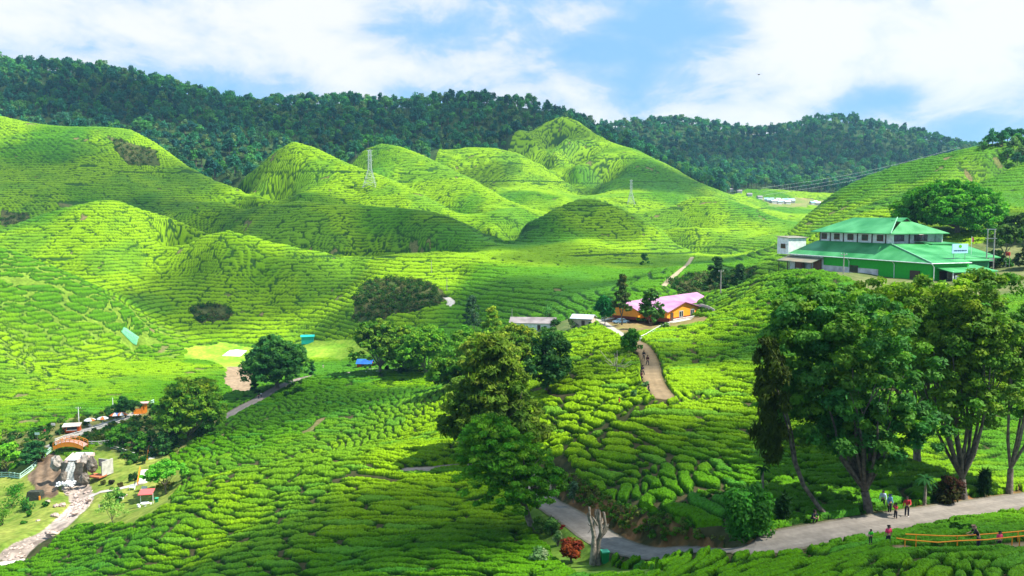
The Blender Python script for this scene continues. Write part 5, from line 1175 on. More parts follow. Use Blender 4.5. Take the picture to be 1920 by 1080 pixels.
def pylon(label, u, v, vt, w, D=None):
    b = H3(u, v, d0=300); h = at(u, vt, b[1])[2] - b[2]; W = w * b[1] / 1600; t = thing('pylon', label, 'pylon', b); mb = MB(); r = .11
    def hw(z): q = z / h; return W / 2 * (1 - q * 1.5) if q < .5 else W / 2 * .25 * (1.25 - q * .5)
    zs = [0, .14, .27, .39, .5, .6, .7, .8, .9, 1.0]
    for i in range(len(zs) - 1):
        z0, z1 = zs[i] * h, zs[i + 1] * h; a, c = hw(z0), hw(z1)
        cs = [(-1, -1), (1, -1), (1, 1), (-1, 1)]
        for k in range(4):
            p, q = cs[k], cs[(k + 1) % 4]
            mb.tube([(p[0] * a, p[1] * a, z0), (p[0] * c, p[1] * c, z1)], r, 4); mb.tube([(p[0] * a, p[1] * a, z0), (q[0] * c, q[1] * c, z1)], r * .6, 4); mb.tube([(q[0] * a, q[1] * a, z0), (p[0] * c, p[1] * c, z1)], r * .6, 4)
            mb.tube([(p[0] * c, p[1] * c, z1), (q[0] * c, q[1] * c, z1)], r * .6, 4)
    mb.build('lattice', paint('galvanised_steel', (.42, .46, .46), r=.5), t)
    ar = MB()
    for q in (.99, .86, .73): ar.tube([(-W * .24, 0, h * q), (0, 0, h * q + .8), (W * .24, 0, h * q)], r * .8, 4); ar.tube([(-W * .24, 0, h * q), (W * .24, 0, h * q)], r * .8, 4)
    ar.build('crossarm', MATS['galvanised_steel'], t); return t
pylon('tall pale lattice pylon standing on the bright hill at centre left', 694, 352, 282, 24)
pylon('smaller faint lattice pylon on the far slope below the highest tea hill', 1183, 384, 338, 14)
for k in range(3):
    A_, B_ = at(1430, 352 + 7 * k, 900), at(1800, 276 + 5 * k, 900); pts = [A_ + (B_ - A_) * q - np.array([0, 0, 5 * math.sin(pi * q)]) for q in np.linspace(0, 1, 14)]
    o = MB().tube(pts, .09, 4).build('power_line', paint('wire', (.5, .52, .54))); tag(o, ('topmost', 'middle', 'lowest')[k] + ' of the three power lines strung across the far forested valley', 'wire', 'power lines')
# village
r = np.random.default_rng(12)
vs = [(1437,378),(1442,380),(1447,378),(1450,382),(1455,381),(1459,378),(1461,383),(1465,380),(1469,382),(1473,379),(1476,383),(1480,380),(1484,379),(1487,381),(1523,384),(1529,383),(1534,385),(1424,374),(1405,369),(1386,363),(1370,360),(1616,338)]
cols = [(.62,.66,.70),(.75,.75,.75),(.40,.45,.52),(.30,.55,.68),(.22,.20,.22)]
for i, (u, v) in enumerate(vs):
    p = H3(u, v, d0=650); L_ = r.uniform(3.4, 6); k = 4 if u < 1430 else int(r.integers(0, 4))
    t = thing('village_house', ('low shack with a pale metal roof in the far valley village' if k < 4 else 'dark roofed shack on the far slope above the village'), 'house', p, r.uniform(-.4, .4), 'houses of the far village' if k < 4 else 'dark shacks above the village')
    a, b_ = MB(), MB(); gable(a, b_, (-L_ / 2, 0, 0), np.array([1., 0, 0]), np.array([0, 1., 0]), L_, L_ * .7, -.5, 3.2, 4.4, .4, .1)
    a.build('wall', paint('village_wall', (.5, .5, .5)), t); b_.build('roof', paint('village_roof_%s' % 'abcde'[k], cols[k], var=.1), t)

# ------------------------------------------------------------------ car
def car(label, loc, rz, c):
    t = thing('parked_car', label, 'car', loc, rz); prof_ = [(-2.15,.35),(-2.2,.75),(-1.95,.92),(-1.25,.98),(-.75,1.40),(.55,1.42),(1.15,.98),(1.95,.85),(2.2,.65),(2.15,.35)]
    MB().prism([(x, -.82, z) for x, z in prof_], (0, 1.64, 0)).build('body', mat('car_paint', c, rough=.25, spec=.6), t, bevel=.06)
    gl = MB()
    for s in (-.835, .825): gl.prism([(-1.1, s, 1.0), (-.7, s, 1.33), (.5, s, 1.35), (1.0, s, 1.0)], (0, .01, 0))
    gl.prism([(1.2,-.7,1.0),(1.2,.7,1.0),(.66,.6,1.38),(.66,-.6,1.38)], (.03, 0, .02)).prism([(-1.28,-.7,1.02),(-1.28,.7,1.02),(-.84,.6,1.37),(-.84,-.6,1.37)], (-.03, 0, .02)); gl.build('windows', M_glass, t)
    for x in (-1.35, 1.35):
        for y in (-.78, .78): o = MB().cyl((0, 0, -.1), .32, .2, 16).build('wheel', paint('tyre', (.02, .02, .02)), t); o.rotation_euler = (pi / 2, 0, 0); o.location = (x, y, .32); MB().cyl((0, 0, -.12), .18, .24, 12).build('rim', M_grey, o)
    for y in (-.6, .6): MB().box((2.17, y, .66), (.08, .3, .14)).build('headlight', M_white, t); MB().box((-2.17, y, .78), (.08, .3, .14)).build('tail_light', M_red, t)
    return t
car('blue grey saloon car parked in the yard left of the orange house', H3(1164, 607), radians(205), (.10, .20, .30))

# ------------------------------------------------------------------ bins
def bin_(label, u, v, h=1.1, rz=0.2):
    t = thing('rubbish_bin', label, 'bin', H3(u, v), rz); M = paint('bin_green', (.01, .22, .06)); MB().box((0, 0, h * .45), (.50, .50, h * .78), 0, 1.15).build('body', M, t); MB().box((0, -.02, h * .9), (.66, .70, .09)).build('lid', paint('lid_green', (.06, .42, .22)), t)
    for x in (-.26, .26): o = MB().cyl((0, 0, -.03), .1, .06, 10).build('wheel', M_wood, t); o.rotation_euler = (0, pi / 2, 0); o.location = (x, .25, .1)
bin_('green wheeled bin beside the dead tree at the near road', 1134, 1056, 1.15)
bin_('green bin on the lawn beside the picnic table', 294, 943, 1.1)

# ------------------------------------------------------------------ orange railings (near right)
def railing(label, px, posts, D0, r=.035, foot=1.15):
    P_ = [at(u, v, D) for u, v, D in px]; o = P_[0].copy(); o[2] -= foot; t = thing('railing', label, 'railing', o)
    MB().tube([p - o for p in P_], r, 8).build('handrail', M_orange, t)
    for u, v, D, l in posts:
        p = at(u, v, D) - o; MB().tube([p + (0, 0, .0), p - (0, 0, l)], r * .9, 8).build('post', M_orange, t)
railing('nearer orange tube railing at the lower right, running off the right edge', [(1681,1009,48.6),(1700,1012,48.2),(1758,1017,47.6),(1800,1014,47.4),(1850,1012,47.2),(1898,1007,47),(1960,1001,46.8)], [(1697,1011,48.3,.5),(1718,1013,48,.9),(1795,1015,47.5,.25),(1898,1008,47,1.0),(1912,1006,47,.9)], 48)
railing('farther orange tube railing at the lower right behind the man in black', [(1698,1001.5,51),(1760,1004.5,50.4),(1795,1005,50.2),(1830,1003,50),(1875,999.5,49.8),(1960,992,49.4)], [(1718,1002.5,50.8,.8),(1795,1005,50.2,.8),(1909,997,49.6,.8)], 50)

# ------------------------------------------------------------------ people
def skin(name, V_, E_, R_, m, parent, sub=1, ring=None):
    me = bpy.data.meshes.new(name); me.from_pydata([tuple(map(float, v)) for v in V_], E_, []); me.materials.append(m); o = link(name, me, parent)
    md = o.modifiers.new('skin', 'SKIN'); md.use_smooth_shade = True
    sv = me.skin_vertices[0].data if len(me.skin_vertices) else None
    if sv:
        for i, r in enumerate(R_):
            sv[i].radius = (r, r) if np.isscalar(r) else r; sv[i].use_root = (i == 0)
    s = o.modifiers.new('sub', 'SUBSURF'); s.levels = s.render_levels = sub
    return o
SKIN = paint('skin_tone', (.42, .24, .16), var=.05)
def person(label, loc, h=1.68, rz=0, shirt=(.5,.5,.5), pants=(.03,.03,.05), hair=(.015,.012,.01), pose='stand', group=None, extra=None, skin_m=None, shoes=(.03,.03,.03), bare_arm=True, hand='side'):
    """rz = 0 faces +Y (away from the camera)"""
    k = h / 1.68; t = thing('person', label, 'person', loc, rz, group); S = skin_m or SKIN
    j = dict(pel=(0,0,.92), ch=(0,.01,1.22), nk=(0,0,1.42), hd=(0,.015,1.50), top=(0,.02,1.62))
    hip = {s: (s*.09,0,.90) for s in (-1,1)}; kn = {-1:(-.10,.02,.49), 1:(.10,.02,.49)}; an = {-1:(-.11,-.03,.09), 1:(.11,-.02,.09)}; toe = {-1:(-.12,.13,.04), 1:(.12,.14,.04)}
    sh = {s: (s*.17,0,1.37) for s in (-1,1)}; el = {s: (s*.24,-.02,1.11) for s in (-1,1)}; wr = {s: (s*.25,.08,.88) for s in (-1,1)}; fi = {s: (s*.25,.12,.79) for s in (-1,1)}
    if pose == 'walk':
        kn[-1] = (-.10,.20,.52); an[-1] = (-.10,.22,.10); toe[-1] = (-.11,.38,.07); kn[1] = (.10,-.06,.50); an[1] = (.11,-.30,.13); toe[1] = (.11,-.16,.05); wr[1] = (.24,.24,.93); fi[1] = (.23,.33,.92); wr[-1] = (-.25,-.16,.92); fi[-1] = (-.25,-.18,.83)
    if pose == 'reach': el[-1] = (-.24,.20,1.18); wr[-1] = (-.16,.42,1.12); fi[-1] = (-.12,.51,1.12)
    if pose == 'photo':
        for s in (-1, 1): el[s] = (s*.24,.16,1.18); wr[s] = (s*.08,.28,1.38); fi[s] = (s*.05,.34,1.43)
    if pose == 'lean':   # bent forward over a rail
        j.update(ch=(0,.12,1.20), nk=(0,.24,1.36), hd=(0,.30,1.43), top=(0,.34,1.55))
        for s in (-1, 1): sh[s] = (s*.17,.20,1.33); el[s] = (s*.22,.36,1.12); wr[s] = (s*.16,.52,1.05); fi[s] = (s*.13,.60,1.03)
    if pose == 'crouch':
        j.update(pel=(0,-.1,.42), ch=(0,.06,.70), nk=(0,.14,.90), hd=(0,.17,.98), top=(0,.19,1.10))
        for s in (-1, 1): hip[s] = (s*.10,-.08,.42); kn[s] = (s*.15,.32,.50); an[s] = (s*.13,.08,.09); toe[s] = (s*.14,.24,.04); sh[s] = (s*.17,.12,.85); el[s] = (s*.23,.26,.64); wr[s] = (s*.1,.40,.58); fi[s] = (s*.06,.46,.55)
    A = lambda p: np.array(p, float) * k
    V_ = [A(j['pel']), A(j['ch']), A(j['nk']), A(j['hd']), A(j['top'])]; E_ = [(0,1),(1,2),(2,3),(3,4)]; R_ = [(.13*k,.10*k),(.145*k,.10*k),(.052*k,.052*k),(.085*k,.10*k),(.06*k,.075*k)]
    for s in (-1, 1):
        n = len(V_); V_ += [A(hip[s]), A(kn[s]), A(an[s]), A(toe[s])]; E_ += [(0,n),(n,n+1),(n+1,n+2),(n+2,n+3)]; R_ += [.082*k,.055*k,.038*k,.03*k]
        n = len(V_); V_ += [A(sh[s]), A(el[s]), A(wr[s]), A(fi[s])]; E_ += [(1,n),(n,n+1),(n+1,n+2),(n+2,n+3)]; R_ += [.058*k,.042*k,.028*k,.022*k]
        w = A(wr[s]); f = A(fi[s]); dv = f - w
        for q in range(4):
            n2 = len(V_); off = np.array([0, 1, 0]) * (q - 1.5) * .018 * k; V_ += [f + off * .8, f + dv * (.75 - .12 * abs(q - 1.5)) + off * 1.2]; E_ += [(n+3, n2), (n2, n2+1)]; R_ += [.010*k, .007*k]
        n2 = len(V_); V_ += [w + dv * .5 + np.array([-s * .03, .03, 0]) * k]; E_ += [(n+2, n2)]; R_ += [.010*k]
    body = skin('body', V_, E_, R_, S, t)
    pm = paint('cloth_%d_%d_%d' % tuple(int(c * 99) for c in pants), pants, r=.9); smt = paint('cloth_%d_%d_%d' % tuple(int(c * 99) for c in shirt), shirt, r=.9)
    # trousers
    V_ = [A(j['pel']), A(j['pel']) + (A(j['ch']) - A(j['pel'])) * .25]; E_ = [(0,1)]; R_ = [(.155*k,.125*k),(.15*k,.12*k)]
    for s in (-1, 1): n = len(V_); V_ += [A(hip[s]), A(kn[s]), A(an[s]) + np.array([0, 0, .03])]; E_ += [(0,n),(n,n+1),(n+1,n+2)]; R_ += [.102*k,.075*k,.058*k]
    skin('trousers', V_, E_, R_, pm, t)
    V_ = [A(j['ch']), A(j['ch']) + (A(j['pel']) - A(j['ch'])) * .9, A(j['ch']) + (A(j['nk']) - A(j['ch'])) * .72]; E_ = [(0,1),(0,2)]; R_ = [(.172*k,.128*k),(.165*k,.13*k),(.10*k,.09*k)]
    for s in (-1, 1):
        n = len(V_); e = A(el[s]) if bare_arm else A(el[s]); V_ += [A(sh[s]), e]; E_ += [(0,n),(n,n+1)]; R_ += [.080*k,.062*k]
        if not bare_arm: V_ += [A(wr[s])]; E_ += [(n+1,n+2)]; R_ += [.045*k]
    skin('shirt', V_, E_, R_, smt, t)
    hd = A(j['hd']); V_ = [hd + A((0,-.02,.06)), hd + A((0,.0,.13)), hd + A((0,-.07,.0))]; skin('hair', V_, [(0,1),(0,2)], [(.095*k,.105*k),(.07*k,.08*k),(.06*k,.05*k)], paint('hair_%d' % int(hair[0]*999), hair), t)
    for s in (-1, 1): a = A(an[s]); b_ = A(toe[s]); skin('shoe', [a + np.array([0,-.03,-.03]), (a+b_)/2 + np.array([0,0,-.01]), b_], [(0,1),(1,2)], [.055*k,.052*k,.04*k], paint('shoe_%d' % int(shoes[0]*99), shoes), t)
    fc = MB(); c = hd + A((0, .10, .035))
    for s in (-1, 1): fc.box(tuple(c + A((s*.035, .0, .01))), (.022*k,.012,.012*k))
    fc.box(tuple(c + A((0, .012, -.02))), (.02*k,.025*k,.035*k)).box(tuple(c + A((0, .002, -.055))), (.045*k,.01,.01*k)); fc.build('face', paint('face_features', (.12,.05,.04)), t)
    if extra == 'hijab': skin('headscarf', [hd + A((0,-.01,.05)), hd + A((0,-.02,.12)), hd + A((0,-.03,-.08)), hd + A((0,-.05,-.2))], [(0,1),(0,2),(2,3)], [.115*k,.09*k,.11*k,.15*k], smt, t)
    if extra == 'pack': MB().box(tuple(A((0,-.19,1.18))), (.30*k,.16*k,.42*k)).build('backpack', paint('pack_black', (.02,.02,.025)), t, bevel=.04)
    return t
G4 = H3
person('person in a pale lilac top right beside the big roadside trunk', H3(1655, 955), 1.62, radians(150), (.50,.58,.75), (.03,.035,.05), bare_arm=False)
person('person in a blue headscarf and blue top near the big roadside trunk', H3(1668, 963), 1.62, radians(200), (.12,.24,.42), (.02,.02,.03), bare_arm=False, extra='hijab')
person('stooping child in a red and white top, third from the big trunk', H3(1679, 974), 1.35, radians(120), (.42,.03,.06), (.02,.02,.03), pose='photo', bare_arm=False)
person('person in a red and white jacket and white shoes on the road', H3(1700, 970), 1.72, radians(160), (.45,.03,.04), (.02,.025,.04), pose='reach', shoes=(.7,.7,.7), bare_arm=False)
person('small child in a bright green shirt near the left end of the orange railings', at(1632, 1021, 52), 1.0, radians(0), (.03,.55,.02), (.02,.02,.03))
person('woman in a bright pink shirt by the left end of the orange railings', at(1665, 1026, 52), 1.45, radians(10), (.80,.05,.14), (.02,.02,.03))
person('bald headed man in a black shirt leaning on the orange railing', at(1834, 1035, 48.8), 1.7, radians(75), (.012,.014,.02), (.02,.025,.04), hair=(.35,.2,.14), pose='lean')
person('child in a pink shirt standing at the right part of the orange railing', at(1873, 1034, 48.6), 1.25, radians(5), (.80,.06,.16), (.03,.02,.03))
person('person in dark clothes crouching at the road edge under the leaning thin tree', H3(1525, 982), 1.65, radians(200), (.02,.02,.025), (.02,.02,.02), pose='crouch')
person('person in dark clothes beside the grey trunk where the road bends', H3(1008, 962), 1.6, radians(170), (.10,.03,.03), (.02,.02,.02), pose='walk')
for i, (u, v, h, c, lb) in enumerate([(1207,676,1.7,(.02,.015,.02),'farthest walker in black on the earth footpath'),(1214,686,1.75,(.05,.015,.02),'walker in dark maroon just ahead of the farthest one on the footpath'),
        (1205,706,1.7,(.03,.02,.025),'walker with a backpack at the tea edge midway down the footpath'),(1203,716,1.6,(.06,.015,.02),'walker in dark red directly below the one with a backpack'),
        (1216,743,1.7,(.015,.015,.015),'lowest walker in black on the earth footpath'),(1161,766,1.6,(.4,.02,.02),'person in a red top standing among the tea bushes')]):
    person(lb, H3(u, v), h, radians(180 + i * 17), c, (.02,.018,.025), pose='walk' if i < 5 else 'stand', extra='pack' if i == 2 else None, bare_arm=False)
person('walker in black on the valley lane below the huge round tree', H3(485, 748), 1.75, radians(180), (.02,.02,.03), (.02,.02,.05), pose='walk')
person('walker in a white top on the valley lane below the huge round tree', H3(490, 746), 1.7, radians(180), (.6,.58,.62), (.03,.03,.06), pose='walk')
person('pale dressed figure standing in the tea right of the small column shaped conifer', H3(606, 692), 1.8, radians(180), (.75,.66,.58), (.7,.6,.5))
person('vendor in red beside the left end of the kiosk van', H3(84, 815), 1.6, radians(180), (.5,.04,.04), (.03,.03,.04))

# ------------------------------------------------------------------ garden below left
def rail_run(name, label, px, m, h=1.0, step=2.0, cat='railing', d0=100, base=True, q_=1.0):
    P_ = [H3(u, v, d0=d0) for u, v in px]; o = P_[0].copy(); t = thing(name, label, cat, o); q = []
    for a, b_ in zip(P_[:-1], P_[1:]):
        n = max(1, int(np.linalg.norm(b_ - a) / step)); q += [a + (b_ - a) * i / n for i in range(n)]
    q.append(P_[-1]); q = [np.array([p[0], p[1], max(p[2], zat(p[0], p[1]))]) - o for p in q]
    mb = MB()
    for p in q: mb.box((p[0], p[1], p[2] + h / 2), (.22 * q_, .22 * q_, h + .3 * q_))
    mb.build('post', m, t); mr = MB(); mr.tube([p + (0, 0, h) for p in q], .12 * q_, 5); mr.tube([p + (0, 0, h * .55) for p in q], .09 * q_, 5)
    if base: mr.tube([p + (0, 0, .15) for p in q], .22, 5)
    mr.build('rail', m, t); return t
M_mint = paint('mint_paint', (.42, .62, .52)); M_cream = paint('cream_paint', (.66, .62, .55))
rail_run('garden_railing', 'long mint green concrete railing descending to the left edge', [(-10,895),(18,895),(38,898),(60,882),(80,862),(95,848)], M_mint, 1.2)
rail_run('garden_railing', 'white railing along the lane in front of the umbrellas', [(104,829),(140,817),(180,806),(215,797),(250,786)], M_cream, .8)
rail_run('garden_railing', 'white balustrade right of the arched bridge', [(160,836),(185,836),(208,833)], M_cream, 1.1, 1.2)
rail_run('garden_railing', 'white stepped rail on the slope right of the bridge', [(208,843),(228,848),(252,857)], M_cream, 1.0)
rail_run('garden_railing', 'pale green railing by the orange pavilion', [(266,768),(288,757)], M_mint, 1.2, d0=200)
rail_run('house_fence', 'white picket fence left of the parked car', [(1128,602),(1150,598),(1170,592)], M_white, .9, 1.2, 'fence', 180, q_=.45)
rail_run('house_fence', 'white pipe railing from the orange house down to the footpath', [(1255,612),(1235,620),(1212,634),(1200,640)], M_white, .9, 2.5, 'fence', 150, False, .4)
# bridge
bl_, br_ = at(105, 838, 205), at(160, 834, 205); L_ = np.linalg.norm((br_ - bl_)[:2]); t = thing('arched_bridge', 'orange arched footbridge above the waterfall', 'bridge', (bl_ + br_) / 2)
xs = np.linspace(-L_ / 2, L_ / 2, 15); arc = lambda x: 1.1 * (1 - (x / (L_ / 2)) ** 2)
dk = MB(); sd_ = MB(); rl = MB(); ps = MB()
for a, b_ in zip(xs[:-1], xs[1:]): dk.prism([(a, -1.2, arc(a)), (b_, -1.2, arc(b_)), (b_, 1.2, arc(b_)), (a, 1.2, arc(a))], (0, 0, .15))
for y in (-1.3, 1.3):
    sd_.add(*(lambda P_: (P_, [(i, i + 1, i + 16, i + 15) for i in range(14)]))([(x, y, arc(x) + .2) for x in xs] + [(x, y, arc(x) * .8 - .7) for x in xs]))
    sd_.add(*(lambda P_: (P_, [(i, i + 1, i + 16, i + 15) for i in range(14)]))([(x, y + .12, arc(x) + .2) for x in xs] + [(x, y + .12, arc(x) * .8 - .7) for x in xs]))
    rl.tube([(x, y, arc(x) + 1.05) for x in xs], .07, 6); rl.tube([(x, y, arc(x) + .65) for x in xs], .05, 6)
    for x in xs[::2]: ps.box((x, y, arc(x) + .55), (.11, .11, 1.05))
dk.build('deck', paint('pink_paving', (.55, .32, .26)), t); sd_.build('girder', M_orange, t); rl.build('handrail', M_orange, t); ps.build('baluster', M_orange, t)
# waterfall: rock walls, falling sheet, foam
def rock(name, label, loc, s, m, seed, cat='rock', group=None):
    r = np.random.default_rng(seed); n = 9; V_ = []; F_ = []
    for j in range(n):
        th = pi * j / (n - 1)
        for i in range(12):
            ph = 2 * pi * i / 12; q = 1 + r.uniform(-.24, .2); V_.append((sin(th) * cos(ph) * s[0] * q, sin(th) * sin(ph) * s[1] * q, cos(th) * s[2] * q))
    for j in range(n - 1):
        for i in range(12): F_.append((j * 12 + i, (j + 1) * 12 + i, (j + 1) * 12 + (i + 1) % 12, j * 12 + (i + 1) % 12))
    o = MB().add(V_, F_).build(name, m, None, False); o.location = tuple(map(float, loc)); return tag(o, label, cat, group)
M_rock = mat('rock', (.34, .30, .26), rough=.9, var=.4, scale=1.2, bump=.7); M_rock2 = mat('pink_rock', (.42, .32, .27), rough=.85, var=.3, scale=1.5, bump=.6)
fb_, ft_ = at(136, 903, 188.5), at(136, 861, 190.5)
t = thing('waterfall', 'waterfall dropping from the concrete channel below the arched bridge', 'waterfall', fb_)
M_water = mat('white_water', (.72, .78, .82), rough=.4, var=.25, scale=2.5, bump=.5)
h_ = ft_[2] - fb_[2]; V_ = []; n = 12
for j in range(n):
    for i in range(9): q = j / (n - 1); V_.append(((i / 8 - .5) * (1.7 + .5 * q) + .12 * sin(i * 3 + j), -1.4 * (1 - (1 - q) ** 2) * 1.0 + .1 * cos(i * 2.1 + j * .7), h_ * (1 - q)))
MB().add(V_, [(j * 9 + i, j * 9 + i + 1, (j + 1) * 9 + i + 1, (j + 1) * 9 + i) for j in range(n - 1) for i in range(8)]).build('falling_water', mat('thin_water', (.45, .45, .42), rough=.3, var=.35, scale=3, bump=.5), t, True)
r = np.random.default_rng(2); C = np.stack([r.uniform(-2.2, 1.6, 150), r.uniform(-3.2, -.8, 150), r.uniform(-.1, .7, 150)], -1); fo = MB()
for c in C:
    q = r.uniform(.12, .34); fo.add([tuple(c + q * np.array(v)) for v in ((1,0,0),(-1,0,0),(0,1,0),(0,-1,0),(0,0,.7),(0,0,-.7))], [(0,2,4),(2,1,4),(1,3,4),(3,0,4),(2,0,5),(1,2,5),(3,1,5),(0,3,5)])
fo.build('foam', paint('foam_white', (.85, .87, .9)), t, True)
MB().box((0, 1.0, h_ / 2 - .2), (5.0, 2.0, h_)).build('rock_face', mat('wet_rock', (.15, .125, .10), rough=.5, var=.4, scale=1.0, bump=.8), t)
MB().box((-1.8, 2.6, h_ + .2), (.4, 6, .7), .2).box((1.8, 2.6, h_ + .2), (.4, 6, .7), -.2).build('channel_wall', paint('pinkish_concrete', (.55, .42, .38)), t)
MB().prism([(-1.2, .4, h_ + .1), (1.2, .4, h_ + .1), (2, 6, h_ + .4), (-2, 6, h_ + .4)], (0, 0, .1)).build('channel_water', mat('channel_water', (.50, .50, .50), rough=.15, spec=.5, var=.2, scale=1), t)
for i, (u, v, D, s, lb) in enumerate([(105,868,190,(1.3,1.0,1.7),'pale grey boulder face left of the waterfall'),(158,866,190,(1.1,1.0,1.9),'grey rock face right of the waterfall'),(120,895,187,(.7,.8,1.4),'dark wet rock at the left foot of the waterfall'),(158,898,187,(1.1,1.0,1.4),'dark wet rock at the right foot of the waterfall'),
        (172,872,189,(1.2,1.0,1.8),'brown rock beside the red paved terrace')]):
    rock('waterfall_rock', lb, at(u, v, D), s, M_rock if i in (0, 1) else MATS['wet_rock'], i)
for i, (u, v, s, lb) in enumerate([(106,950,(.75,.6,.45),'rounded boulder on the left bank, left of a pair'),(118,948,(.7,.6,.45),'rounded boulder on the left bank, right of a pair'),(104,968,(.9,.6,.5),'pale boulder at the left bend of the stream'),(99,1004,(1.4,.8,.8),'large pinkish boulder at the lower stream beside the tea'),
        (90,942,(.6,.5,.4),'small stone by the round bush on the left lawn'),(72,978,(.5,.4,.35),'small stone on the left lawn'),(166,938,(.7,.5,.45),'dark stone on the right bank of the stream'),(127,925,(.5,.4,.3),'small stone just below the foam'),(235,930,(.5,.4,.35),'white stone at the foot of the thin pale tree'),(140,963,(.9,.5,.35),'flat stone in the middle of the stream')]):
    rock('boulder', lb, H3(u, v) + (0, 0, s[2] * .4), s, M_rock2, 20 + i)
r = np.random.default_rng(44); ss = MB()
for q_ in stream_pts[:-4]:
    for _ in range(9):
        a_ = q_[:2] + r.normal(size=2) * 2.0; s_ = r.uniform(.12, .5); z_ = zat(*a_) - .5; V_ = unit(r.normal(size=(1, 3)))[0]
        ss.add([(a_[0] + s_ * x, a_[1] + s_ * y, z_ + s_ * .6 * z) for x, y, z in ((1,.2,0),(-1,.1,.1),(0,1,0),(.1,-1,0),(.1,.1,.9),(0,0,-.7))], [(0,2,4),(2,1,4),(1,3,4),(3,0,4),(2,0,5),(1,2,5),(3,1,5),(0,3,5)])
tag(ss.build('stream_stones', M_rock2), 'scattered pale stones in the stream bed', 'stones', kind='stuff')
# red paved terrace and low walls on the right slope
t = thing('terrace', 'small red paved terrace with a grey wall on the slope right of the waterfall', 'terrace', at(182, 892, 189)); MB().box((0, 0, 0), (3.4, 2.4, .3), -.3).build('paving', paint('red_paving', (.45, .14, .06)), t); MB().box((1.9, 1.0, 1.6), (.25, 3.4, 3.4), -.3).box((.6, 2.0, 2.4), (2.6, .25, 1.8), -.3).build('wall', M_conc, t)
# steps
def steps(label, px0, px1, n, w):
    a, b_ = H3(*px0), H3(*px1); t = thing('garden_steps', label, 'steps', a); d = b_ - a; ang = math.atan2(d[1], d[0]) - pi / 2; mb = MB()
    for i in range(n):
        p = d * (i + .5) / n; mb.box((p[0], p[1], p[2] + .12), (w, np.hypot(d[0], d[1]) / n * .62, .3), ang)
    mb.build('tread', paint('pale_concrete', (.66, .62, .56)), t)
    sv = np.array([cos(ang), sin(ang), 0]); r1 = MB().tube([-sv * (w / 2 + .2) + (0, 0, .9), d - sv * (w / 2 + .2) + (0, 0, .9)], .1)
    for i in range(5): p = d * i / 4 - sv * (w / 2 + .2); r1.tube([p, p + (0, 0, .9)], .08)
    r1.build('side_rail', M_orange, t)
steps('white garden steps with an orange side rail beside the picnic lawn', (268, 908), (272, 882), 10, 1.7)
steps('upper pale steps leading to the trees right of the garden', (284, 862), (288, 838), 10, 1.5)
# picnic shelter, chairs
p = H3(272, 950); t = thing('picnic_table', 'white picnic table with stools under a tilted pink red roof panel on the lawn', 'picnic table', p, -.05)
MB().prism([(-1.5, .2, 2.1), (1.4, .2, 2.35), (1.4, 1.5, 3.1), (-1.5, 1.5, 2.85)], (0, 0, .12)).build('roof', paint('coral_roof', (.78, .13, .12), var=.05), t)
q = MB()
for x in (-1.3, 1.2): q.tube([(x, .9, 0), (x, .9, 2.6)], .06)
q.build('post', M_white, t); MB().cyl((0, 0, .7), .8, .08, 16).cyl((0, 0, 0), .15, .7, 8).build('table_top', M_white, t)
for i in range(6): a = i * pi / 3; MB().cyl((1.35 * cos(a), 1.1 * sin(a), 0), .22, .45, 10, .28).build('stool', M_white, t)
for (u, v, lb) in [(248,918,'white garden bench right of the dark bushy tree'),(270,921,'lone white garden seat behind the picnic table'),(226,937,'white garden seat at the foot of the thin pale tree')]:
    t = thing('garden_bench', lb, 'bench', H3(u, v)); MB().box((0, 0, .45), (1.2, .5, .1)).build('seat', M_white, t); MB().box((0, .25, .75), (1.2, .08, .5)).build('backrest', M_white, t)
    for x in (-.5, .5): MB().box((x, 0, .2), (.12, .45, .42)).build('leg', M_white, t)
# kiosk van
p = H3(133, 812, d0=180); t = thing('kiosk_van', 'orange kiosk van with a pale awning roof parked by the lane', 'van', p, radians(14))
MB().prism([(x, -.9, z) for x, z in [(-2.6,.4),(-2.65,1.0),(-2.2,1.25),(-1.7,1.3),(-1.35,2.1),(2.3,2.15),(2.4,.4)]], (0, 1.8, 0)).build('body', mat('van_orange', (.75,.12,.01), rough=.35), t, bevel=.05)
MB().prism([(-1.8, -1.5, 2.0), (2.6, -1.5, 2.0), (2.6, .9, 2.45), (-1.8, .9, 2.45)], (0, 0, .1)).build('awning', paint('awning_pale', (.72, .60, .48)), t); MB().box((.5, -.95, 1.45), (2.4, .12, .75)).build('serving_hatch', M_glass, t); MB().box((.5, -1.1, 1.02), (2.6, .4, .08)).build('counter', M_white, t)
MB().prism([(-1.75,-.7,1.32),(-1.75,.7,1.32),(-1.42,.7,2.0),(-1.42,-.7,2.0)], (-.04,0,0)).build('windscreen', M_glass, t); MB().prism([(-1.5,-.93,1.35),(-.9,-.93,1.35),(-.9,-.93,1.95),(-1.25,-.93,1.95)], (0,.02,0)).build('side_window', M_glass, t)
for x in (-1.7, 1.5):
    for y in (-.85, .85): o = MB().cyl((0, 0, -.1), .38, .2, 16).build('wheel', MATS['tyre'], t); o.rotation_euler = (pi / 2, 0, 0); o.location = (x, y, .38)
for y in (-.6, .6): MB().cyl((-2.66, y, .85), .12, .05, 8).build('headlight', M_white, t)
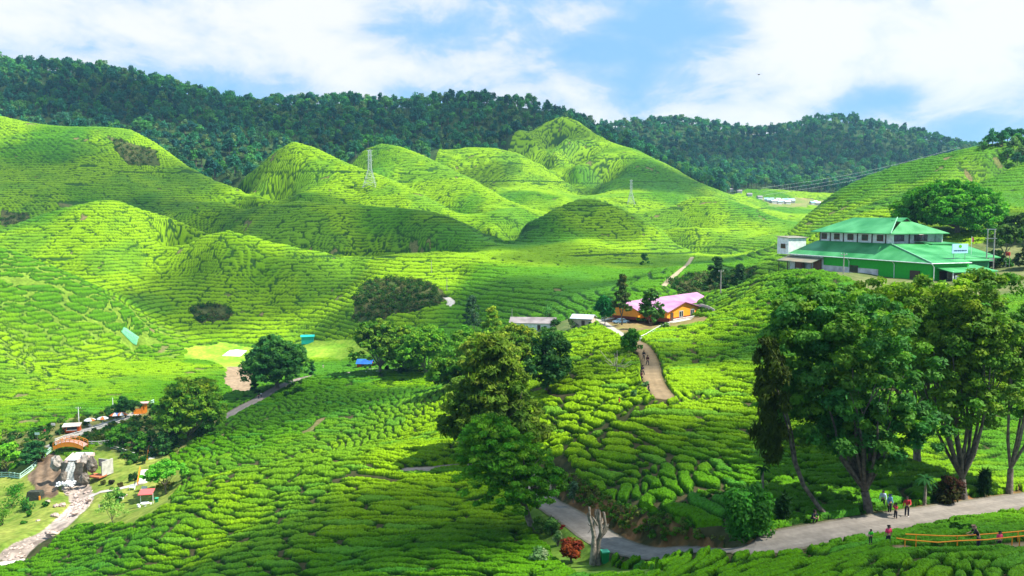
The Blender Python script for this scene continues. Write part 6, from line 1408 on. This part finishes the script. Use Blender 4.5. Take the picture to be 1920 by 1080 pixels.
# umbrellas
def umbrella(label, u, v, cols_, R=1.55, rz=0):
    t = thing('parasol', label, 'umbrella', H3(u, v, d0=180), rz); MB().tube([(0, 0, 0), (0, 0, 2.6)], .05, 6).build('pole', M_white, t); MB().cyl((0, 0, 0), .3, .12, 10).build('base', M_conc, t); n = 8
    for k in range(len(cols_)):
        mb = MB()
        for i in range(n):
            if i % len(cols_) != k: continue
            a, b_ = 2 * pi * i / n, 2 * pi * (i + 1) / n; V_ = [(0, 0, 2.75), (cos(a) * R * .6, sin(a) * R * .6, 2.5), (cos(b_) * R * .6, sin(b_) * R * .6, 2.5), (cos(a) * R, sin(a) * R, 2.1), (cos(b_) * R, sin(b_) * R, 2.1)]
            mb.add(V_ + [(x, y, z - .03) for x, y, z in V_], [(0, 1, 2), (1, 3, 4, 2), (7, 6, 5), (7, 9, 8, 6)])
        mb.build('canopy_panel', paint('canopy_%d' % int(sum(cols_[k]) * 100), cols_[k], var=.04), t)
    MB().cyl((0, 0, .72), .5, .05, 12).build('table', M_white, t)
W_, O_, B_ = (.78, .76, .74), (.80, .22, .05), (.12, .22, .5)
umbrella('white parasol with an orange panel just right of the kiosk van', 169, 802, (W_, W_, W_, O_)); umbrella('white and orange parasol second from the kiosk van', 193, 799, (W_, W_, O_, W_)); umbrella('blue orange and white striped parasol below the small dark tree', 216, 792, (B_, O_, W_, B_)); umbrella('white parasol with orange sides nearest the pavilion', 229, 791, (W_, O_, W_, O_))
# pavilion
p = H3(270, 775, d0=200); t = thing('orange_pavilion', 'orange open pavilion with a flat pale roof beside the wide yellow green tree', 'pavilion', p, .2)
MB().box((0, 0, 3.1), (2.6, 2.4, .2)).build('roof', paint('pale_pink_roof', (.60, .40, .36)), t); q = MB()
for x in (-.3, .5):
    for y in (-.8, .8): q.box((x, y, 1.5), (.35, .3, 3.1))
q.build('pillar', M_orange, t); MB().box((-1.3, 0, .7), (2.6, 1.8, 1.4)).build('counter_wall', M_orange, t)
t = thing('signboard', 'small pale notice board beside the vendor left of the kiosk van', 'sign', H3(100, 806)); MB().box((0, 0, 1.5), (1.1, .08, .7)).build('panel', M_cream, t); MB().tube([(0, .05, 0), (0, .05, 1.5)], .05).build('post', M_pole, t)
t = thing('signboard', 'small mint green notice on a post above the left garden', 'sign', H3(70, 826)); MB().box((0, 0, 1.8), (1.2, .08, .6)).build('panel', M_mint, t); MB().tube([(0, .05, 0), (0, .05, 1.8)], .05).build('post', M_pole, t)
# cave, rubble border, tank, flag, stair wall
t = thing('cave_shelter', 'dark low shelter opening with an orange post at the left lawn', 'shelter', H3(62, 940)); MB().box((0, 1, 1.0), (3.4, 2.0, 2.0), 0, .8).build('shell', mat('dark_stone2', (.04, .045, .03), var=.4, bump=.6), t); MB().box((1.5, -.1, .6), (.25, .25, 1.2)).build('post', M_orange, t)
r = np.random.default_rng(8)
for i in range(14):
    u = 674 + i * 6.5; rock('border_stone', 'whitewashed stone edging the lane below the blue roofed hut', H3(u, 700 - i * .35 + r.uniform(-1, 1)) + (0, 0, .15), (.5, .35, .3), M_white, 60 + i, 'stone', 'whitewashed stones edging the lane')
p = at(1890, 476, 196); t = thing('water_tank', 'small red water tank on a stand right of the double utility pole', 'tank', (p[0], p[1], zat(p[0], p[1]))); z = p[2] - zat(p[0], p[1]); MB().cyl((0, 0, z - .4), .5, .8, 14).build('tank', M_red, t); q = MB()
for x in (-.4, .4): q.tube([(x, 0, 0), (x, 0, z - .4)], .06)
q.build('stand', M_grey, t)
p = at(1821, 470, 190); t = thing('flag_pole', 'white flagpole with a small red white and blue flag beside the factory sign', 'flag', (p[0], p[1], zat(p[0], p[1]))); z = p[2] - zat(p[0], p[1]) + 3.2; MB().tube([(0, 0, 0), (0, 0, z)], .05).build('pole', M_white, t)
V_ = [(.05 + .11 * i, .05 * sin(i), z - .2 - j * .35 - .03 * i) for j in range(4) for i in range(5)]; MB().add(V_, [(j * 5 + i, j * 5 + i + 1, j * 5 + i + 6, j * 5 + i + 5) for j in range(3) for i in range(4)]).build('flag', paint('flag_red', (.6, .08, .12)), t)
# barrels and blue drums at the end of the factory
for i, (u, lb, c) in enumerate([(1803,'blue drum at the right end of the factory yard',(.05,.2,.5)),(1795,'white drum at the right end of the factory yard',(.6,.6,.6)),(1812,'pale blue drum nearest the double utility pole',(.2,.45,.6))]):
    p = at(u, 520, 172); t = thing('drum', lb, 'drum', (p[0], p[1], zat(p[0], p[1]))); MB().cyl((0, 0, 0), .45, 1.3, 14).build('barrel', paint('drum_paint_%d' % i, c), t); MB().cyl((0, 0, 1.3), .48, .06, 14).build('lid', paint('drum_paint_%d' % i, c), t)
# bird
t = thing('bird', 'small dark bird gliding against the clouds', 'bird', at(1423, 140, 90)); mb = MB()
mb.add([(-.42,-.02,.05),(-.2,.03,.08),(0,.02,0),(.2,.03,.08),(.42,-.02,.05),(.2,-.12,.07),(0,-.14,0),(-.2,-.12,.07)] , [(0,1,7),(1,2,6,7),(2,3,5,6),(3,4,5)]); mb.build('wings', M_wood, t)
MB().tube([(.0,-.26,0),(0,-.14,0),(0,.05,.01),(0,.16,.0),(0,.2,-.01)], [.02,.05,.06,.035,.01], 8).build('body', M_wood, t, True)
t = thing('tea_pickers_hut_wall', 'low concrete retaining wall curving right of the orange house', 'wall', H3(1300, 592)); W0 = [H3(u, v, d0=190) - np.array(t.location) for u, v in ((1302,577),(1315,576),(1328,580),(1340,587))]
mb = MB()
for a, b_ in zip(W0[:-1], W0[1:]): mb.prism([a - (0,0,.5), b_ - (0,0,.5), b_ + (0,0,.9), a + (0,0,.9)], (.15, .35, 0))
mb.build('coping', M_conc, t); t.name = 'retaining_wall'
# ------------------------------------------------------------------ unseen clouds added overhead to cast shade on the hills
mc = bpy.data.materials.new('shade_cloud_vapour'); mc.use_nodes = True; nt = mc.node_tree; N = nt.nodes; L = nt.links
lw = N.new('ShaderNodeLayerWeight'); lw.inputs[0].default_value = .5
cr_ = N.new('ShaderNodeMapRange'); cr_.inputs[1].default_value = 0.05; cr_.inputs[2].default_value = .85; cr_.inputs[3].default_value = .50; cr_.inputs[4].default_value = 0
L.new(lw.outputs['Facing'], cr_.inputs[0]); tr = N.new('ShaderNodeBsdfTransparent'); mx = N.new('ShaderNodeMixShader'); L.new(cr_.outputs[0], mx.inputs[0]); L.new(tr.outputs[0], mx.inputs[1])
b_ = N['Principled BSDF']; b_.inputs['Base Color'].default_value = (.9, .9, .9, 1); b_.inputs['Roughness'].default_value = 1; L.new(b_.outputs[0], mx.inputs[2]); L.new(mx.outputs[0], N['Material Output'].inputs[0])
def shade_cloud(u, v, rx, ry, label, seed, h=900, D=None):
    g_ = hit(u, v) if D is None else at(u, v, D); c = g_ + np.array(sd) * (h / sd[2]); r = np.random.default_rng(seed); n, k = 18, 28; V_, F_ = [], []
    for j in range(n + 1):
        th = pi * j / n
        for i in range(k):
            ph = 2 * pi * i / k; q = 1 + .16 * sin(3 * ph + seed) * sin(th) + .10 * sin(5 * ph + 2 * seed) + .05 * sin(7 * th + ph * 2); V_.append((sin(th) * cos(ph) * rx * q, sin(th) * sin(ph) * ry * q, cos(th) * min(rx, ry) * .55))
    for j in range(n):
        for i in range(k): F_.append((j * k + i, (j + 1) * k + i, (j + 1) * k + (i + 1) % k, j * k + (i + 1) % k))
    o = MB().add(V_, F_).build('shade_cloud', mc, None, True); o.location = tuple(c); tag(o, label, 'shade_cloud', 'unseen clouds added for shade', 'stuff')
for i, (u, v, rx, ry, D) in enumerate([(640,425,105,52,505),(850,470,60,45,470),(1060,430,48,42,515),(1180,505,70,32,430),(150,350,120,70,600),(420,395,70,40,560),(500,230,330,95,960),(1000,230,200,70,1080),(1500,270,260,90,1350),(100,200,170,80,900),(860,330,60,50,800),(1230,345,70,60,830),
      (900,560,60,35,350),(920,960,24,17,92),(1700,420,60,35,290),(440,800,45,26,225),(1350,700,30,16,140),(1720,1045,34,18,47),(720,1010,36,18,95),(420,560,55,30,405)]):
    shade_cloud(u, v, rx, ry, 'one of the unseen clouds added overhead to shade the land', i + 1, 900, D)
# ------------------------------------------------------------------ air
m = bpy.data.materials.new('haze_air'); m.use_nodes = True; nt = m.node_tree; nt.nodes.remove(nt.nodes['Principled BSDF'])
pv = nt.nodes.new('ShaderNodeVolumePrincipled'); pv.inputs['Color'].default_value = (.35, .70, 1.0, 1); pv.inputs['Density'].default_value = HAZE; pv.inputs['Anisotropy'].default_value = 0.2
nt.links.new(pv.outputs[0], nt.nodes['Material Output'].inputs['Volume'])
MB().box((0, 900, 137), (4200, 2400, 278)).build('haze', m); o = bpy.data.objects['haze']; tag(o, 'thin bluish air over the valley and hills', 'haze', kind='stuff')
